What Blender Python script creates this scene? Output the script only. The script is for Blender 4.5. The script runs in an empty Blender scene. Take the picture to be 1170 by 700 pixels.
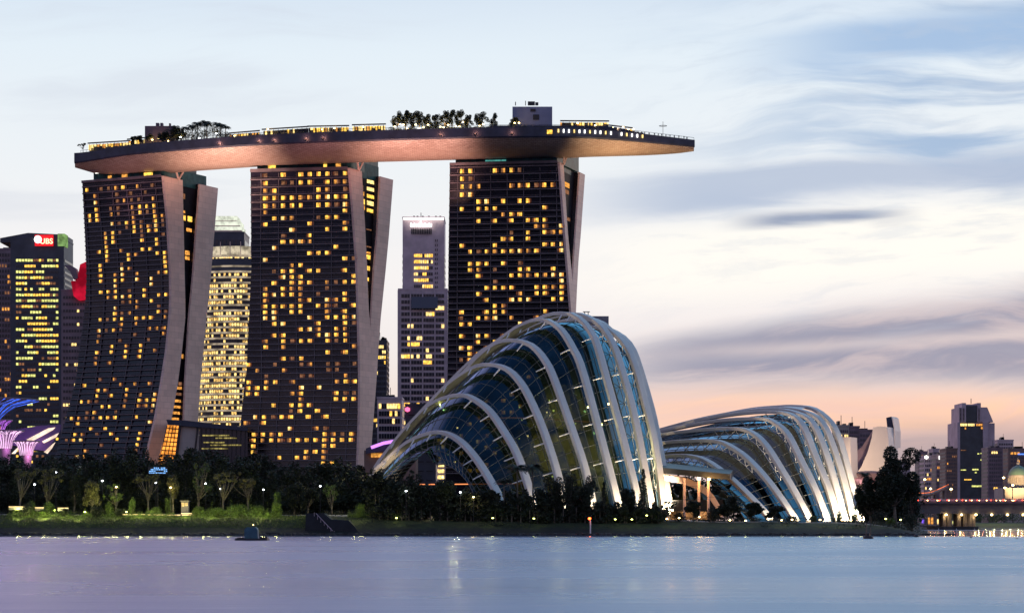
import bpy, math, random
from mathutils import Vector, noise
R = math.radians
rnd = random.Random(7)
scn = bpy.context.scene
COL = scn.collection

# ------------------------------------------------------------------ camera
F = 2567.0            # focal length in pixels of the 1170 px wide photograph
HZ = 596.0            # row of the horizon
CH = 3.3              # eye height above the water
cam_d = bpy.data.cameras.new('camera'); cam = bpy.data.objects.new('camera', cam_d); COL.objects.link(cam)
cam.location = (0, 0, CH); cam.rotation_euler = (R(90), 0, 0)
cam_d.sensor_width = 36; cam_d.lens = 36 * F / 1170
cam_d.shift_y = (HZ - 350) / 1170
cam_d.clip_end = 30000; cam_d.clip_start = 0.5
scn.camera = cam

# ------------------------------------------------------------------ render / exposure
scn.view_settings.view_transform = 'Standard'; scn.view_settings.look = 'None'
scn.view_settings.exposure = 0; scn.view_settings.gamma = 1
scn.render.engine = 'CYCLES'
cy = scn.cycles
cy.use_denoising = True; cy.max_bounces = 6; cy.diffuse_bounces = 2; cy.glossy_bounces = 3
cy.transmission_bounces = 4; cy.transparent_max_bounces = 16; cy.volume_bounces = 0
cy.caustics_reflective = False; cy.caustics_refractive = False
cy.sample_clamp_indirect = 4; cy.sample_clamp_direct = 0

# ------------------------------------------------------------------ node helper
def S(c):             # sRGB 0-255 -> linear rgba
    r = []
    for v in c[:3]:
        v = v / 255
        r.append(v / 12.92 if v <= .04045 else ((v + .055) / 1.055) ** 2.4)
    return (*r, 1)
class NT:
    def __init__(s, tree): s.t = tree; s.n = tree.nodes; s.l = tree.links
    def new(s, typ, **kw):
        n = s.n.new(typ)
        for k, v in kw.items(): setattr(n, k, v)
        return n
    def put(s, sock, v):
        if isinstance(v, bpy.types.NodeSocket): s.l.new(v, sock)
        else: sock.default_value = v
    def m(s, op, a, b=0.0, c=0.0, clamp=False):
        n = s.new('ShaderNodeMath', operation=op); n.use_clamp = clamp
        s.put(n.inputs[0], a); s.put(n.inputs[1], b); s.put(n.inputs[2], c)
        return n.outputs[0]
    def mix(s, f, a, b, blend='MIX'):
        n = s.new('ShaderNodeMix', data_type='RGBA', blend_type=blend)
        s.put(n.inputs[0], f); s.put(n.inputs[6], a); s.put(n.inputs[7], b)
        return n.outputs[2]
    def ramp(s, f, stops, interp='LINEAR'):
        n = s.new('ShaderNodeValToRGB'); cr = n.color_ramp; cr.interpolation = interp
        while len(cr.elements) < len(stops): cr.elements.new(.5)
        for e, (p, c) in zip(cr.elements, stops):
            e.position = p; e.color = c if len(c) == 4 else (*c, 1)
        s.put(n.inputs[0], f)
        return n.outputs[0]
    def smooth(s, x, a, b):       # smoothstep from a to b
        n = s.new('ShaderNodeMapRange', interpolation_type='SMOOTHSTEP')
        s.put(n.inputs[0], x); n.inputs[1].default_value = a; n.inputs[2].default_value = b
        n.inputs[3].default_value = 0; n.inputs[4].default_value = 1
        return n.outputs[0]
    def noise(s, vec, scale, detail=4, rough=.5, dist=0):
        n = s.new('ShaderNodeTexNoise'); n.inputs['Scale'].default_value = scale
        n.inputs['Detail'].default_value = detail; n.inputs['Roughness'].default_value = rough
        n.inputs['Distortion'].default_value = dist
        if vec is not None: s.l.new(vec, n.inputs['Vector'])
        return n.outputs['Fac']
    def comb(s, x, y, z=0.0):
        n = s.new('ShaderNodeCombineXYZ')
        for i, v in enumerate((x, y, z)): s.put(n.inputs[i], v)
        return n.outputs[0]

# ------------------------------------------------------------------ world: dusk sky with cloud bands
W = bpy.data.worlds.new('World'); scn.world = W; W.use_nodes = True
W.node_tree.nodes.clear(); g = NT(W.node_tree)
tc = g.new('ShaderNodeTexCoord'); sp = g.new('ShaderNodeSeparateXYZ'); g.l.new(tc.outputs['Generated'], sp.inputs[0])
X, Y, Z = sp.outputs
hyp = g.m('SQRT', g.m('ADD', g.m('MULTIPLY', X, X), g.m('MULTIPLY', Y, Y)))
hyp = g.m('MAXIMUM', hyp, .02)
el = g.m('DIVIDE', Z, hyp)                 # tangent of the elevation
az = g.m('ARCTAN2', X, Y)                  # 0 towards the hotel, + to the right
elc = g.m('MAXIMUM', el, 0.0)
azr = lambda px: math.atan((px - 585) / F)
def E(py): return (HZ - py) / F
clear = g.ramp(g.m('MULTIPLY', elc, 1.0), [
    (0.0, S((196, 172, 172))), (E(520), S((222, 200, 196))), (E(470), S((234, 216, 208))),
    (E(400), S((236, 228, 228))), (E(320), S((240, 236, 236))), (E(200), S((232, 236, 240))),
    (E(60), S((222, 233, 242))), (.34, S((140, 170, 215))), (.75, S((84, 118, 178))), (1.0, S((60, 92, 150)))])
# high sky out of the picture: rosy on the left, pale blue on the right
high = g.mix(g.smooth(az, azr(-100), azr(850)), tuple(v*1.6 for v in S((212, 170, 208))[:3])+(1,), tuple(v*1.6 for v in S((150, 204, 238))[:3])+(1,))
clear = g.mix(g.m('MULTIPLY', g.smooth(el, .235, .32), g.smooth(el, 1.4, .8)), clear, high)
# streaky cloud noise, stretched along the horizon and gently tilted
cx = g.m('MULTIPLY', az, 5.0); ce = g.m('MULTIPLY', g.m('SUBTRACT', el, g.m('MULTIPLY', az, .06)), 42.0)
warp = g.noise(g.comb(g.m('MULTIPLY', az, 6.0), g.m('MULTIPLY', el, 16.0)), 1.0, 3)
ce2 = g.m('ADD', ce, g.m('MULTIPLY', warp, 2.2))
n1 = g.noise(g.comb(cx, ce2, 3.1), 1.0, 7, .56)
n2 = g.noise(g.comb(g.m('MULTIPLY', az, 11.0), g.m('MULTIPLY', ce2, 2.1), 8.3), 1.0, 6, .6)
def band(y0, y1, soft, x0, x1, sx, tilt=0.0, amp=.010, tilt_lo=None):
    """cloud layer between the elevations of rows y1 (low) and y0 (high)"""
    e = g.m('SUBTRACT', el, g.m('MULTIPLY', g.m('SUBTRACT', az, azr(x0)), tilt))
    nn = g.m('MULTIPLY', g.m('SUBTRACT', n1, .5), amp * 4)
    e2 = g.m('ADD', e if tilt_lo is None else g.m('SUBTRACT', el, g.m('MULTIPLY', g.m('SUBTRACT', az, azr(x0)), tilt_lo)), nn)
    e = g.m('ADD', e, nn)
    lo = g.smooth(e2, E(y1) - soft, E(y1) + soft); hi = g.smooth(e, E(y0) + soft, E(y0) - soft)
    side = g.smooth(az, azr(x0) - sx, azr(x0) + sx)
    r = g.m('MULTIPLY', g.m('MULTIPLY', lo, hi), side)
    if x1 is not None: r = g.m('MULTIPLY', r, g.smooth(az, azr(x1) + sx, azr(x1) - sx))
    return r
c = clear
# high thin blue-grey veils, upper right and faint ones upper left
veil = g.m('MULTIPLY', g.smooth(n1, .42, .62), g.smooth(az, azr(640), azr(1100)))
veil = g.m('MULTIPLY', veil, g.m('MULTIPLY', g.smooth(el, E(300), E(220)), g.smooth(el, E(-120), E(40))))
c = g.mix(veil, c, S((160, 184, 214)))
b0 = band(45, 95, .006, 900, None, .05, .09, .008)
c = g.mix(g.m('MULTIPLY', b0, .95), c, S((158, 186, 220)))
b1 = band(205, 248, .006, 690, None, .05, .05, .008)
c = g.mix(g.m('MULTIPLY', b1, .85), c, S((172, 186, 210)))
vl = g.m('MULTIPLY', g.smooth(n1, .5, .7), g.m('MULTIPLY', g.smooth(el, E(330), E(240)), g.smooth(az, azr(600), azr(300))))
c = g.mix(g.m('MULTIPLY', vl, .35), c, S((200, 206, 220)))
# cream break below the veils on the right
cr = g.m('MULTIPLY', band(262, 345, .010, 680, None, .05, .06, .003), .75)
c = g.mix(cr, c, S((253, 249, 240)))
# small dark cloud
b2 = band(247, 263, .0026, 855, 1020, .018, .0, .0042)
c = g.mix(g.m('MULTIPLY', b2, .95), c, S((138, 152, 180)))
# big mauve-grey bank
b3 = band(392, 448, .009, 700, None, .05, .125, .004, .012)
b3 = g.m('MULTIPLY', b3, g.m('ADD', .72, g.m('MULTIPLY', n2, .5)), 0, True)
c = g.mix(b3, c, g.mix(g.smooth(n2, .40, .62), S((140, 143, 168)), S((192, 180, 188))))
b5 = band(399, 410, .0035, 800, None, .05, .05, .002)
c = g.mix(g.m('MULTIPLY', b5, .6), c, S((226, 210, 208)))
n3 = g.noise(g.comb(g.m('MULTIPLY', az, 26.0), g.m('MULTIPLY', ce2, 3.2), 1.7), 1.0, 6, .62)
fine = g.m('MULTIPLY', g.smooth(n3, .48, .68), g.m('MULTIPLY', g.smooth(az, azr(560), azr(900)), g.smooth(el, E(470), E(250))))
c = g.mix(g.m('MULTIPLY', fine, .28), c, S((186, 198, 216)))
# peach glow under it
pg = g.m('MULTIPLY', band(450, 500, .007, 640, None, .09, .0, .003), .9)
c = g.mix(pg, c, g.mix(g.smooth(n2, .35, .65), S((251, 202, 172)), S((238, 196, 182))))
# low grey bank at the far right
b4 = band(492, 640, .008, 965, None, .03, .04, .003)
c = g.mix(g.m('MULTIPLY', b4, .9), c, g.mix(g.smooth(n2, .35, .7), S((160, 150, 162)), S((186, 164, 166))))
streak = g.m('MULTIPLY', g.smooth(n2, .5, .68), g.m('MULTIPLY', g.smooth(el, E(455), E(360)), g.smooth(el, E(330), E(400))))
# away from the afterglow the sky is dim and violet
back = g.smooth(Y, -.35, .75)
backcol = g.ramp(elc, [(0, S((158, 140, 158))), (.15, S((172, 152, 174))), (.5, S((130, 150, 190))), (1, S((88, 124, 170)))])
c = g.mix(back, backcol, c)
below = g.smooth(el, -.02, .0)
c = g.mix(below, S((60, 60, 72)), c)
sky = g.new('ShaderNodeTexSky', sky_type='NISHITA'); sky.sun_disc = False
SUN_EL, SUN_AZ = R(2.0), R(38)       # afterglow low, beyond and right of the domes
sky.sun_elevation = SUN_EL; sky.sun_rotation = SUN_AZ
bg1 = g.new('ShaderNodeBackground'); g.l.new(c, bg1.inputs[0]); bg1.inputs[1].default_value = 1.05
bg2 = g.new('ShaderNodeBackground'); g.l.new(sky.outputs[0], bg2.inputs[0]); bg2.inputs[1].default_value = .01
ad = g.new('ShaderNodeAddShader'); g.l.new(bg1.outputs[0], ad.inputs[0]); g.l.new(bg2.outputs[0], ad.inputs[1])
wo = g.new('ShaderNodeOutputWorld'); g.l.new(ad.outputs[0], wo.inputs[0])

# ------------------------------------------------------------------ sun: the last soft light of the afterglow
sd = bpy.data.lights.new('sun', 'SUN'); sd.energy = .35; sd.angle = R(12); sd.color = (1, .72, .58)
sun = bpy.data.objects.new('sun', sd); COL.objects.link(sun)
dv = -Vector((math.sin(SUN_AZ) * math.cos(SUN_EL), math.cos(SUN_AZ) * math.cos(SUN_EL), math.sin(R(6))))
sun.rotation_euler = dv.to_track_quat('-Z', 'Y').to_euler(); sun.location = (900, 1200, 300)

# ------------------------------------------------------------------ geometry helpers
def P(px, py, y):     # a point at depth y seen at photo position (px, py)
    return Vector(((px - 585) * y / F, y, CH + (HZ - py) * y / F))
def PX(px, y): return (px - 585) * y / F
def PZ(py, y): return CH + (HZ - py) * y / F
class MB:
    def __init__(s): s.v = []; s.f = []; s.m = []
    def quad(s, a, b, c, d, mi=0):
        n = len(s.v); s.v += [tuple(a), tuple(b), tuple(c), tuple(d)]; s.f.append((n, n+1, n+2, n+3)); s.m.append(mi); return s
    def poly(s, pts, mi=0):
        n = len(s.v); s.v += [tuple(p) for p in pts]; s.f.append(tuple(range(n, n+len(pts)))); s.m.append(mi); return s
    def obox(s, c, a, b, d, mi=0):     # centre and three half vectors
        n = len(s.v); c = Vector(c); a = Vector(a); b = Vector(b); d = Vector(d)
        for k in (-1, 1):
            for j in (-1, 1):
                for i in (-1, 1): s.v.append(tuple(c + a*i + b*j + d*k))
        for q in ((0,2,3,1), (4,5,7,6), (0,1,5,4), (2,6,7,3), (0,4,6,2), (1,3,7,5)):
            s.f.append(tuple(n+i for i in q)); s.m.append(mi)
        return s
    def box(s, x0, x1, y0, y1, z0, z1, mi=0):
        return s.obox(((x0+x1)/2, (y0+y1)/2, (z0+z1)/2), (abs(x1-x0)/2,0,0), (0,abs(y1-y0)/2,0), (0,0,abs(z1-z0)/2), mi)
    def prism(s, base, z0, z1, mi=0):   # base: list of (x,y) counter-clockwise
        n = len(s.v); k = len(base)
        for z in (z0, z1): s.v += [(x, y, z) for x, y in base]
        for i in range(k):
            j = (i+1) % k; s.f.append((n+i, n+j, n+k+j, n+k+i)); s.m.append(mi)
        s.f.append(tuple(n+k+i for i in range(k))); s.m.append(mi)
        s.f.append(tuple(n+i for i in reversed(range(k)))); s.m.append(mi)
        return s
    def solid(s, A, B, mi=0):           # two matching outlines joined into a closed solid
        n = len(s.v); k = len(A)
        s.v += [tuple(p) for p in A] + [tuple(p) for p in B]
        for i in range(k):
            j = (i+1) % k; s.f.append((n+i, n+j, n+k+j, n+k+i)); s.m.append(mi)
        s.f.append(tuple(n+i for i in reversed(range(k)))); s.m.append(mi)
        s.f.append(tuple(n+k+i for i in range(k))); s.m.append(mi)
        return s
    def tube(s, pts, r, k=6, mi=0):
        pts = [Vector(p) for p in pts]; n = len(s.v); N = len(pts)
        rs = r if isinstance(r, (list, tuple)) else [r]*N
        for i, p in enumerate(pts):
            t = (pts[min(i+1, N-1)] - pts[max(i-1, 0)]).normalized()
            u = t.cross(Vector((0, 0, 1)) if abs(t.z) < .9 else Vector((1, 0, 0))).normalized(); w = t.cross(u)
            for q in range(k):
                a = 2*math.pi*q/k; s.v.append(tuple(p + (u*math.cos(a) + w*math.sin(a))*rs[i]))
        for i in range(N-1):
            for q in range(k):
                q2 = (q+1) % k; s.f.append((n+i*k+q, n+i*k+q2, n+(i+1)*k+q2, n+(i+1)*k+q)); s.m.append(mi)
        s.f.append(tuple(n+q for q in reversed(range(k)))); s.m.append(mi)
        s.f.append(tuple(n+(N-1)*k+q for q in range(k))); s.m.append(mi)
        return s
    def sweep(s, pts, wid, nor, hw, hn, mi=0):   # box section swept along pts; wid/nor unit vectors per point
        n = len(s.v); N = len(pts)
        for i, p in enumerate(pts):
            w = wid[i]*hw; q = nor[i]*hn; ch = .25
            for a, b in ((-1, -1), (1, -1), (1, 1-ch), (1-ch, 1), (-1+ch, 1), (-1, 1-ch)): s.v.append(tuple(p + w*a + q*b))
        for i in range(N-1):
            for k in range(6):
                k2 = (k+1) % 6; s.f.append((n+i*6+k, n+i*6+k2, n+(i+1)*6+k2, n+(i+1)*6+k)); s.m.append(mi)
        s.f.append(tuple(n+i for i in reversed(range(6)))); s.m.append(mi)
        s.f.append(tuple(n+(N-1)*6+i for i in range(6))); s.m.append(mi)
        return s
    def grid(s, rows, mi=0, closed=False):
        n = len(s.v); w = len(rows[0])
        for r in rows: s.v += [tuple(p) for p in r]
        for i in range(len(rows)-1):
            for j in range(w if closed else w-1):
                j2 = (j+1) % w
                s.f.append((n+i*w+j, n+i*w+j2, n+(i+1)*w+j2, n+(i+1)*w+j)); s.m.append(mi)
        return s
    def lathe(s, prof, c, k=12, mi=0):
        rows = [[(c[0]+r*math.cos(2*math.pi*q/k), c[1]+r*math.sin(2*math.pi*q/k), c[2]+z) for q in range(k)] for r, z in prof]
        return s.grid(rows, mi, True)
    def build(s, name, mats, parent=None, smooth=False):
        if not isinstance(mats, (list, tuple)): mats = [mats]
        off = Vector((0, 0, 0)); q = parent
        while q: off += Vector(q.location); q = q.parent
        me = bpy.data.meshes.new(name)
        me.from_pydata([(v[0]-off.x, v[1]-off.y, v[2]-off.z) for v in s.v], [], s.f)
        for m in mats: me.materials.append(m)
        me.polygons.foreach_set('material_index', s.m)
        if smooth: me.polygons.foreach_set('use_smooth', [True]*len(s.f))
        me.update()
        o = bpy.data.objects.new(name, me); COL.objects.link(o)
        if parent: o.parent = parent
        return o
def tag(o, label=None, cat=None, group=None, kind=None):
    if label: o['label'] = label
    if cat: o['category'] = cat
    if group: o['group'] = group
    if kind: o['kind'] = kind
    return o
def thing(name, label, cat, loc=(0, 0, 0), group=None):
    o = bpy.data.objects.new(name, None); COL.objects.link(o); o.location = loc; o.empty_display_size = 1
    return tag(o, label, cat, group)
def copy_tree(o, parent=None):
    c = o.copy(); COL.objects.link(c); c.parent = parent
    for ch in list(o.children): copy_tree(ch, c)
    return c
def lerp(a, b, t): return a + (b-a)*t
def interp(tab, x):
    if x <= tab[0][0]: return tab[0][1]
    for (a, va), (b, vb) in zip(tab, tab[1:]):
        if x <= b: return va + (vb-va)*(x-a)/(b-a)
    return tab[-1][1]
def smooth_path(pts, n):      # Catmull-Rom through tuples, n samples by arc length
    pts = [Vector(p) for p in pts]
    q = [pts[0]*2-pts[1]] + pts + [pts[-1]*2-pts[-2]]; out = []
    for i in range(1, len(q)-2):
        for k in range(24):
            t = k/24; a, b, c2, d = q[i-1:i+3]
            out.append(.5*((2*b)+(c2-a)*t+(2*a-5*b+4*c2-d)*t*t+(3*b-a-3*c2+d)*t*t*t))
    out.append(pts[-1]); L = [0]
    for a, b in zip(out, out[1:]): L.append(L[-1]+(b-a).length)
    res = []; j = 0
    for i in range(n):
        s = L[-1]*i/(n-1)
        while j < len(L)-2 and L[j+1] < s: j += 1
        t = (s-L[j])/max(1e-9, L[j+1]-L[j]); res.append(out[j].lerp(out[j+1], min(1, t)))
    return res

# ------------------------------------------------------------------ materials
def mat(name, col, rough=.6, metal=0, bump=0, bscale=1.0, var=0, vscale=.3, spec=.5):
    m = bpy.data.materials.new(name); m.use_nodes = True; t = NT(m.node_tree); b = t.n['Principled BSDF']
    b.inputs['Roughness'].default_value = rough; b.inputs['Metallic'].default_value = metal
    b.inputs['Specular IOR Level'].default_value = spec
    tcn = t.new('ShaderNodeTexCoord').outputs['Object']
    if var:
        nz = t.noise(tcn, vscale, 5, .6)
        f = t.smooth(nz, .3, .7)
        t.l.new(t.mix(f, tuple(v*(1-var) for v in col[:3])+(1,), tuple(min(1, v*(1+var)) for v in col[:3])+(1,)), b.inputs['Base Color'])
    else: b.inputs['Base Color'].default_value = (*col[:3], 1)
    if bump:
        bn = t.new('ShaderNodeBump'); bn.inputs['Strength'].default_value = bump; bn.inputs['Distance'].default_value = .3
        t.l.new(t.noise(tcn, bscale, 4), bn.inputs['Height']); t.l.new(bn.outputs[0], b.inputs['Normal'])
    return m
def glow(name, col, st, var=0.0, vscale=.6, sample=False):
    """something that gives off light; var: uneven light of a furnished room behind the pane"""
    m = bpy.data.materials.new(name); m.use_nodes = True; t = NT(m.node_tree); t.n.clear()
    e = t.new('ShaderNodeEmission'); o = t.new('ShaderNodeOutputMaterial'); t.l.new(e.outputs[0], o.inputs[0])
    e.inputs[0].default_value = (*col[:3], 1); e.inputs[1].default_value = st
    if var:
        tcn = t.new('ShaderNodeTexCoord').outputs['Object']
        nz = t.smooth(t.noise(tcn, vscale, 3, .6), .32, .68)
        t.l.new(t.m('MULTIPLY', t.m('ADD', 1-var, t.m('MULTIPLY', nz, 2*var)), st), e.inputs[1])
    if not sample: m.cycles.emission_sampling = 'NONE'
    return m
M = {}
M['slab'] = mat('tower_slab_concrete', (.15, .125, .14), .7, var=.25, vscale=.15)
M['tglass'] = mat('tower_dark_glass', (.012, .010, .018), .22, var=.4, vscale=.2)
M['fin'] = mat('tower_edge_cladding', (.80, .57, .49), .6, var=.10, vscale=.06, bump=.05, bscale=.4)
_t = NT(M['fin'].node_tree); _b = _t.n['Principled BSDF']; _src = _b.inputs['Base Color'].links[0].from_socket
_s = _t.new('ShaderNodeSeparateXYZ'); _t.l.new(_t.new('ShaderNodeTexCoord').outputs['Object'], _s.inputs[0])
_k = _t.new('ShaderNodeTexBrick'); _k.inputs['Scale'].default_value = 1; _k.inputs['Brick Width'].default_value = 5.5; _k.inputs['Row Height'].default_value = 3.1; _k.inputs['Mortar Size'].default_value = .16; _k.inputs['Mortar Smooth'].default_value = .6
_k.inputs['Color1'].default_value = (1, 1, 1, 1); _k.inputs['Color2'].default_value = (.86, .85, .86, 1); _k.inputs['Mortar'].default_value = (.74, .72, .72, 1); _t.l.new(_t.comb(_s.outputs[1], _s.outputs[2]), _k.inputs[0])
_t.l.new(_t.mix(1.0, _src, _k.outputs[0], 'MULTIPLY'), _b.inputs['Base Color'])
M['win_hi'] = glow('window_bright', (1.0, .56, .085), 1.65, .5, .7)
M['win_lo'] = glow('window_amber', (1.0, .42, .08), .95, .55, .8)
M['win_dim'] = glow('window_dim', (.55, .24, .12), .45, .5, .8)
M['win_faint'] = glow('window_faint', (.5, .16, .09), .22, .5, .8)
M['win_pale'] = glow('window_pale', (1.0, .70, .24), 1.6, .45, .7)
M['win_green'] = glow('window_greenish', (.85, .85, .25), 1.2, .5, .5)
M['win_cool'] = glow('window_cool', (.75, .85, 1.0), 1.0, .5, .5)
M['white_glow'] = glow('white_light', (1, .93, .8), 5.0)
M['sign_white'] = glow('sign_white', (1, .97, .9), 3.0)
M['sign_red'] = glow('sign_red', (1, .02, .03), 1.2)
M['red_lit'] = glow('red_panel_glow', (.8, .012, .05), .55, .5, .07)  # crown panels glow themselves in place of red light thrown on them
M['teal'] = mat('teal_glass', (.025, .085, .09), .5, spec=.15, var=.3, vscale=.3)
M['teal_lit'] = glow('teal_lit_glass', (.12, .5, .45), .55, .5, .4)
M['navy'] = mat('navy_cladding', (.03, .035, .065), .55, var=.3, vscale=.2)
M['dark'] = mat('dark_metal', (.02, .02, .025), .5)
M['mauve_box'] = mat('plant_room_cladding', (.12, .13, .19), .6, var=.15, vscale=.3)
M['orange'] = glow('orange_atrium_light', (1.0, .34, .05), 1.25, .6, .25)
M['lamp_warm'] = glow('lamp_warm', (1, .72, .28), 14, sample=False)
M['lamp_white'] = glow('lamp_white', (.85, .92, 1), 14, sample=False)
M['lamp_red'] = glow('lamp_red', (1, .1, .02), 10, sample=False)
M['lamp_green'] = glow('lamp_yellowgreen', (.9, 1, .25), 8, sample=False)
# ================================================================== setting
def water_mat():
    m = bpy.data.materials.new('bay_water'); m.use_nodes = True; t = NT(m.node_tree); b = t.n['Principled BSDF']
    b.inputs['Base Color'].default_value = (.07, .135, .27, 1); b.inputs['IOR'].default_value = 2.2
    geo = t.new('ShaderNodeNewGeometry').outputs['Position']; s = t.new('ShaderNodeSeparateXYZ'); t.l.new(geo, s.inputs[0])
    n1 = t.noise(t.comb(t.m('MULTIPLY', s.outputs[0], .035), t.m('MULTIPLY', s.outputs[1], .22)), 1.0, 9, .64)
    n2 = t.noise(t.comb(t.m('MULTIPLY', s.outputs[0], .012), t.m('MULTIPLY', s.outputs[1], .02), 5.0), 1.0, 5, .6)
    bn = t.new('ShaderNodeBump'); bn.inputs['Strength'].default_value = 1; calm = t.smooth(s.outputs[1], 470, 535); t.l.new(t.m('SUBTRACT', .8, t.m('MULTIPLY', calm, .76)), bn.inputs['Distance'])
    t.l.new(n1, bn.inputs['Height']); t.l.new(bn.outputs[0], b.inputs['Normal'])
    t.l.new(t.m('MULTIPLY', t.m('SUBTRACT', 1, t.m('MULTIPLY', calm, .72)), t.m('ADD', .22, t.m('MULTIPLY', t.smooth(n2, .35, .65), .12))), b.inputs['Roughness'])
    return m
M['water'] = water_mat()
def grass_mat():
    m = bpy.data.materials.new('turf'); m.use_nodes = True; t = NT(m.node_tree); b = t.n['Principled BSDF']
    tcn = t.new('ShaderNodeTexCoord').outputs['Object']
    a = t.noise(tcn, .5, 6, .65); c2 = t.noise(tcn, 3.5, 4, .6)
    c = t.mix(t.smooth(a, .3, .7), (.008, .015, .004, 1), (.032, .046, .010, 1))
    c = t.mix(t.m('MULTIPLY', t.smooth(c2, .45, .75), .6), c, (.038, .034, .013, 1))
    # darker ground colour low on the bank, its edge broken by noise
    gp = t.new('ShaderNodeSeparateXYZ'); t.l.new(t.new('ShaderNodeNewGeometry').outputs['Position'], gp.inputs[0])
    zz = t.m('ADD', gp.outputs[2], t.m('MULTIPLY', t.m('SUBTRACT', a, .5), 2.6))
    c = t.mix(t.smooth(zz, .9, 2.3), (.010, .012, .011, 1), c)
    t.l.new(c, b.inputs['Base Color']); b.inputs['Roughness'].default_value = .9
    bn = t.new('ShaderNodeBump'); bn.inputs['Strength'].default_value = .8; bn.inputs['Distance'].default_value = .3
    t.l.new(c2, bn.inputs['Height']); t.l.new(bn.outputs[0], b.inputs['Normal'])
    return m
M['grass'] = grass_mat()
M['path'] = mat('path_concrete', (.33, .31, .28), .8, var=.2, vscale=.5)
M['rock'] = mat('revetment_stone', (.05, .048, .045), .9, bump=.8, bscale=.9, var=.4, vscale=.4)
M['leaf'] = mat('leaf_dark', (.014, .022, .008), .65, var=.45, vscale=.25)
M['leaf2'] = mat('leaf_mid', (.04, .065, .018), .6, var=.4, vscale=.3)
M['leaf3'] = mat('leaf_olive', (.085, .080, .025), .6, var=.4, vscale=.3)
M['leaf_bush'] = mat('leaf_bush', (.075, .12, .020), .6, var=.35, vscale=.6)
M['bark'] = mat('bark', (.13, .11, .085), .9, var=.3, vscale=1.2)

def hnoise(x, y, s=.05): return noise.noise(Vector((x*s, y*s, 3.3)))
def shore_y(x):                       # near shore line, with small inlets
    return 560 + 1.6*hnoise(x, 0, .03)
def land_z(x, y):
    d1 = min(y - shore_y(x), (104 + (y-560)*.186 - x)*.9)
    d2 = y - 1200 - 2*hnoise(x, 9, .02)
    d = max(d1, d2)
    if d < 0: return max(-2.0, d*.35)
    near = d1 >= d2
    top = interp([(-130, 5.3), (-40, 5.2), (0, 3.9), (60, 3.4), (104, 3.0)], x) if near else 3.0
    z = top*(1-math.exp(-(d/9.0)**1.5)) + .25*hnoise(x, y, .12)*min(1, d/6)
    if near and d > 60: z = lerp(z, 4.2, min(1, (d-60)/60))
    return max(z, .02+min(d, 1)*.1)
m = MB(); m.quad((-4200, -900, 0), (4200, -900, 0), (4200, 1400, 0), (-4200, 1400, 0))
wat = m.build('water', M['water']); tag(wat, 'still evening bay water in blue and violet', 'water', kind='structure')
xs = [-4200, -2500, -1500, -900, -600, -400, -280, -200] + [-170+2.4*i for i in range(142)] + [175, 185, 195, 205, 215, 225, 240, 260, 290, 330, 400, 500, 700, 1000, 1500, 2500, 4200]
ys = [545, 552, 556] + [558+.8*i for i in range(40)] + [592+3*i for i in range(24)] + [670, 690, 720, 760, 820, 900, 1000, 1100, 1180, 1195] + [1198+1.5*i for i in range(10)] + [1216, 1230, 1260, 1320, 1500, 2000, 3500, 7000]
rows = [[(x, y, land_z(x, y)) for x in xs] for y in ys]
m = MB(); m.grid(rows)
gnd = m.build('ground', [M['grass']], smooth=True)
tag(gnd, 'dark grassy bank and park ground behind the waterline', 'ground', kind='structure')
# stone edging along the near waterline
m = MB()
for i in range(620):
    x = -150+i*.42; y = shore_y(x)+rnd.uniform(-.1, 1.5); r = rnd.uniform(.25, .6)
    a = rnd.uniform(0, 3)
    m.obox((x, y, max(0, land_z(x, y))+.05), (r*math.cos(a), r*math.sin(a), 0), (-r*.7*math.sin(a), r*.7*math.cos(a), .1), (.05, 0, r*.5))
tag(m.build('shore_rocks', M['rock']), 'dark stones laid along the waterline', 'rocks', kind='stuff')
# lit promenade path on the crest of the bank
m = MB()
pp = [(x, 577.5+1.2*math.sin(x*.05)) for x in range(-150, 100, 4)]
r0 = [(x, y, land_z(x, y)+.14) for x, y in pp]; r1 = [(x, y+3.4, max(land_z(x, y), land_z(x, y+3.4))+.14) for x, y in pp]
m.grid([r0, r1]); m.grid([[(a[0], a[1], a[2]-.6) for a in r0], r0])
tag(m.build('promenade_path', M['path']), 'pale waterfront path along the top of the bank', 'path', kind='structure')

M['atrium'] = mat('atrium_dark', (.014, .012, .018), .65, spec=.12, var=.4, vscale=.2)
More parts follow.
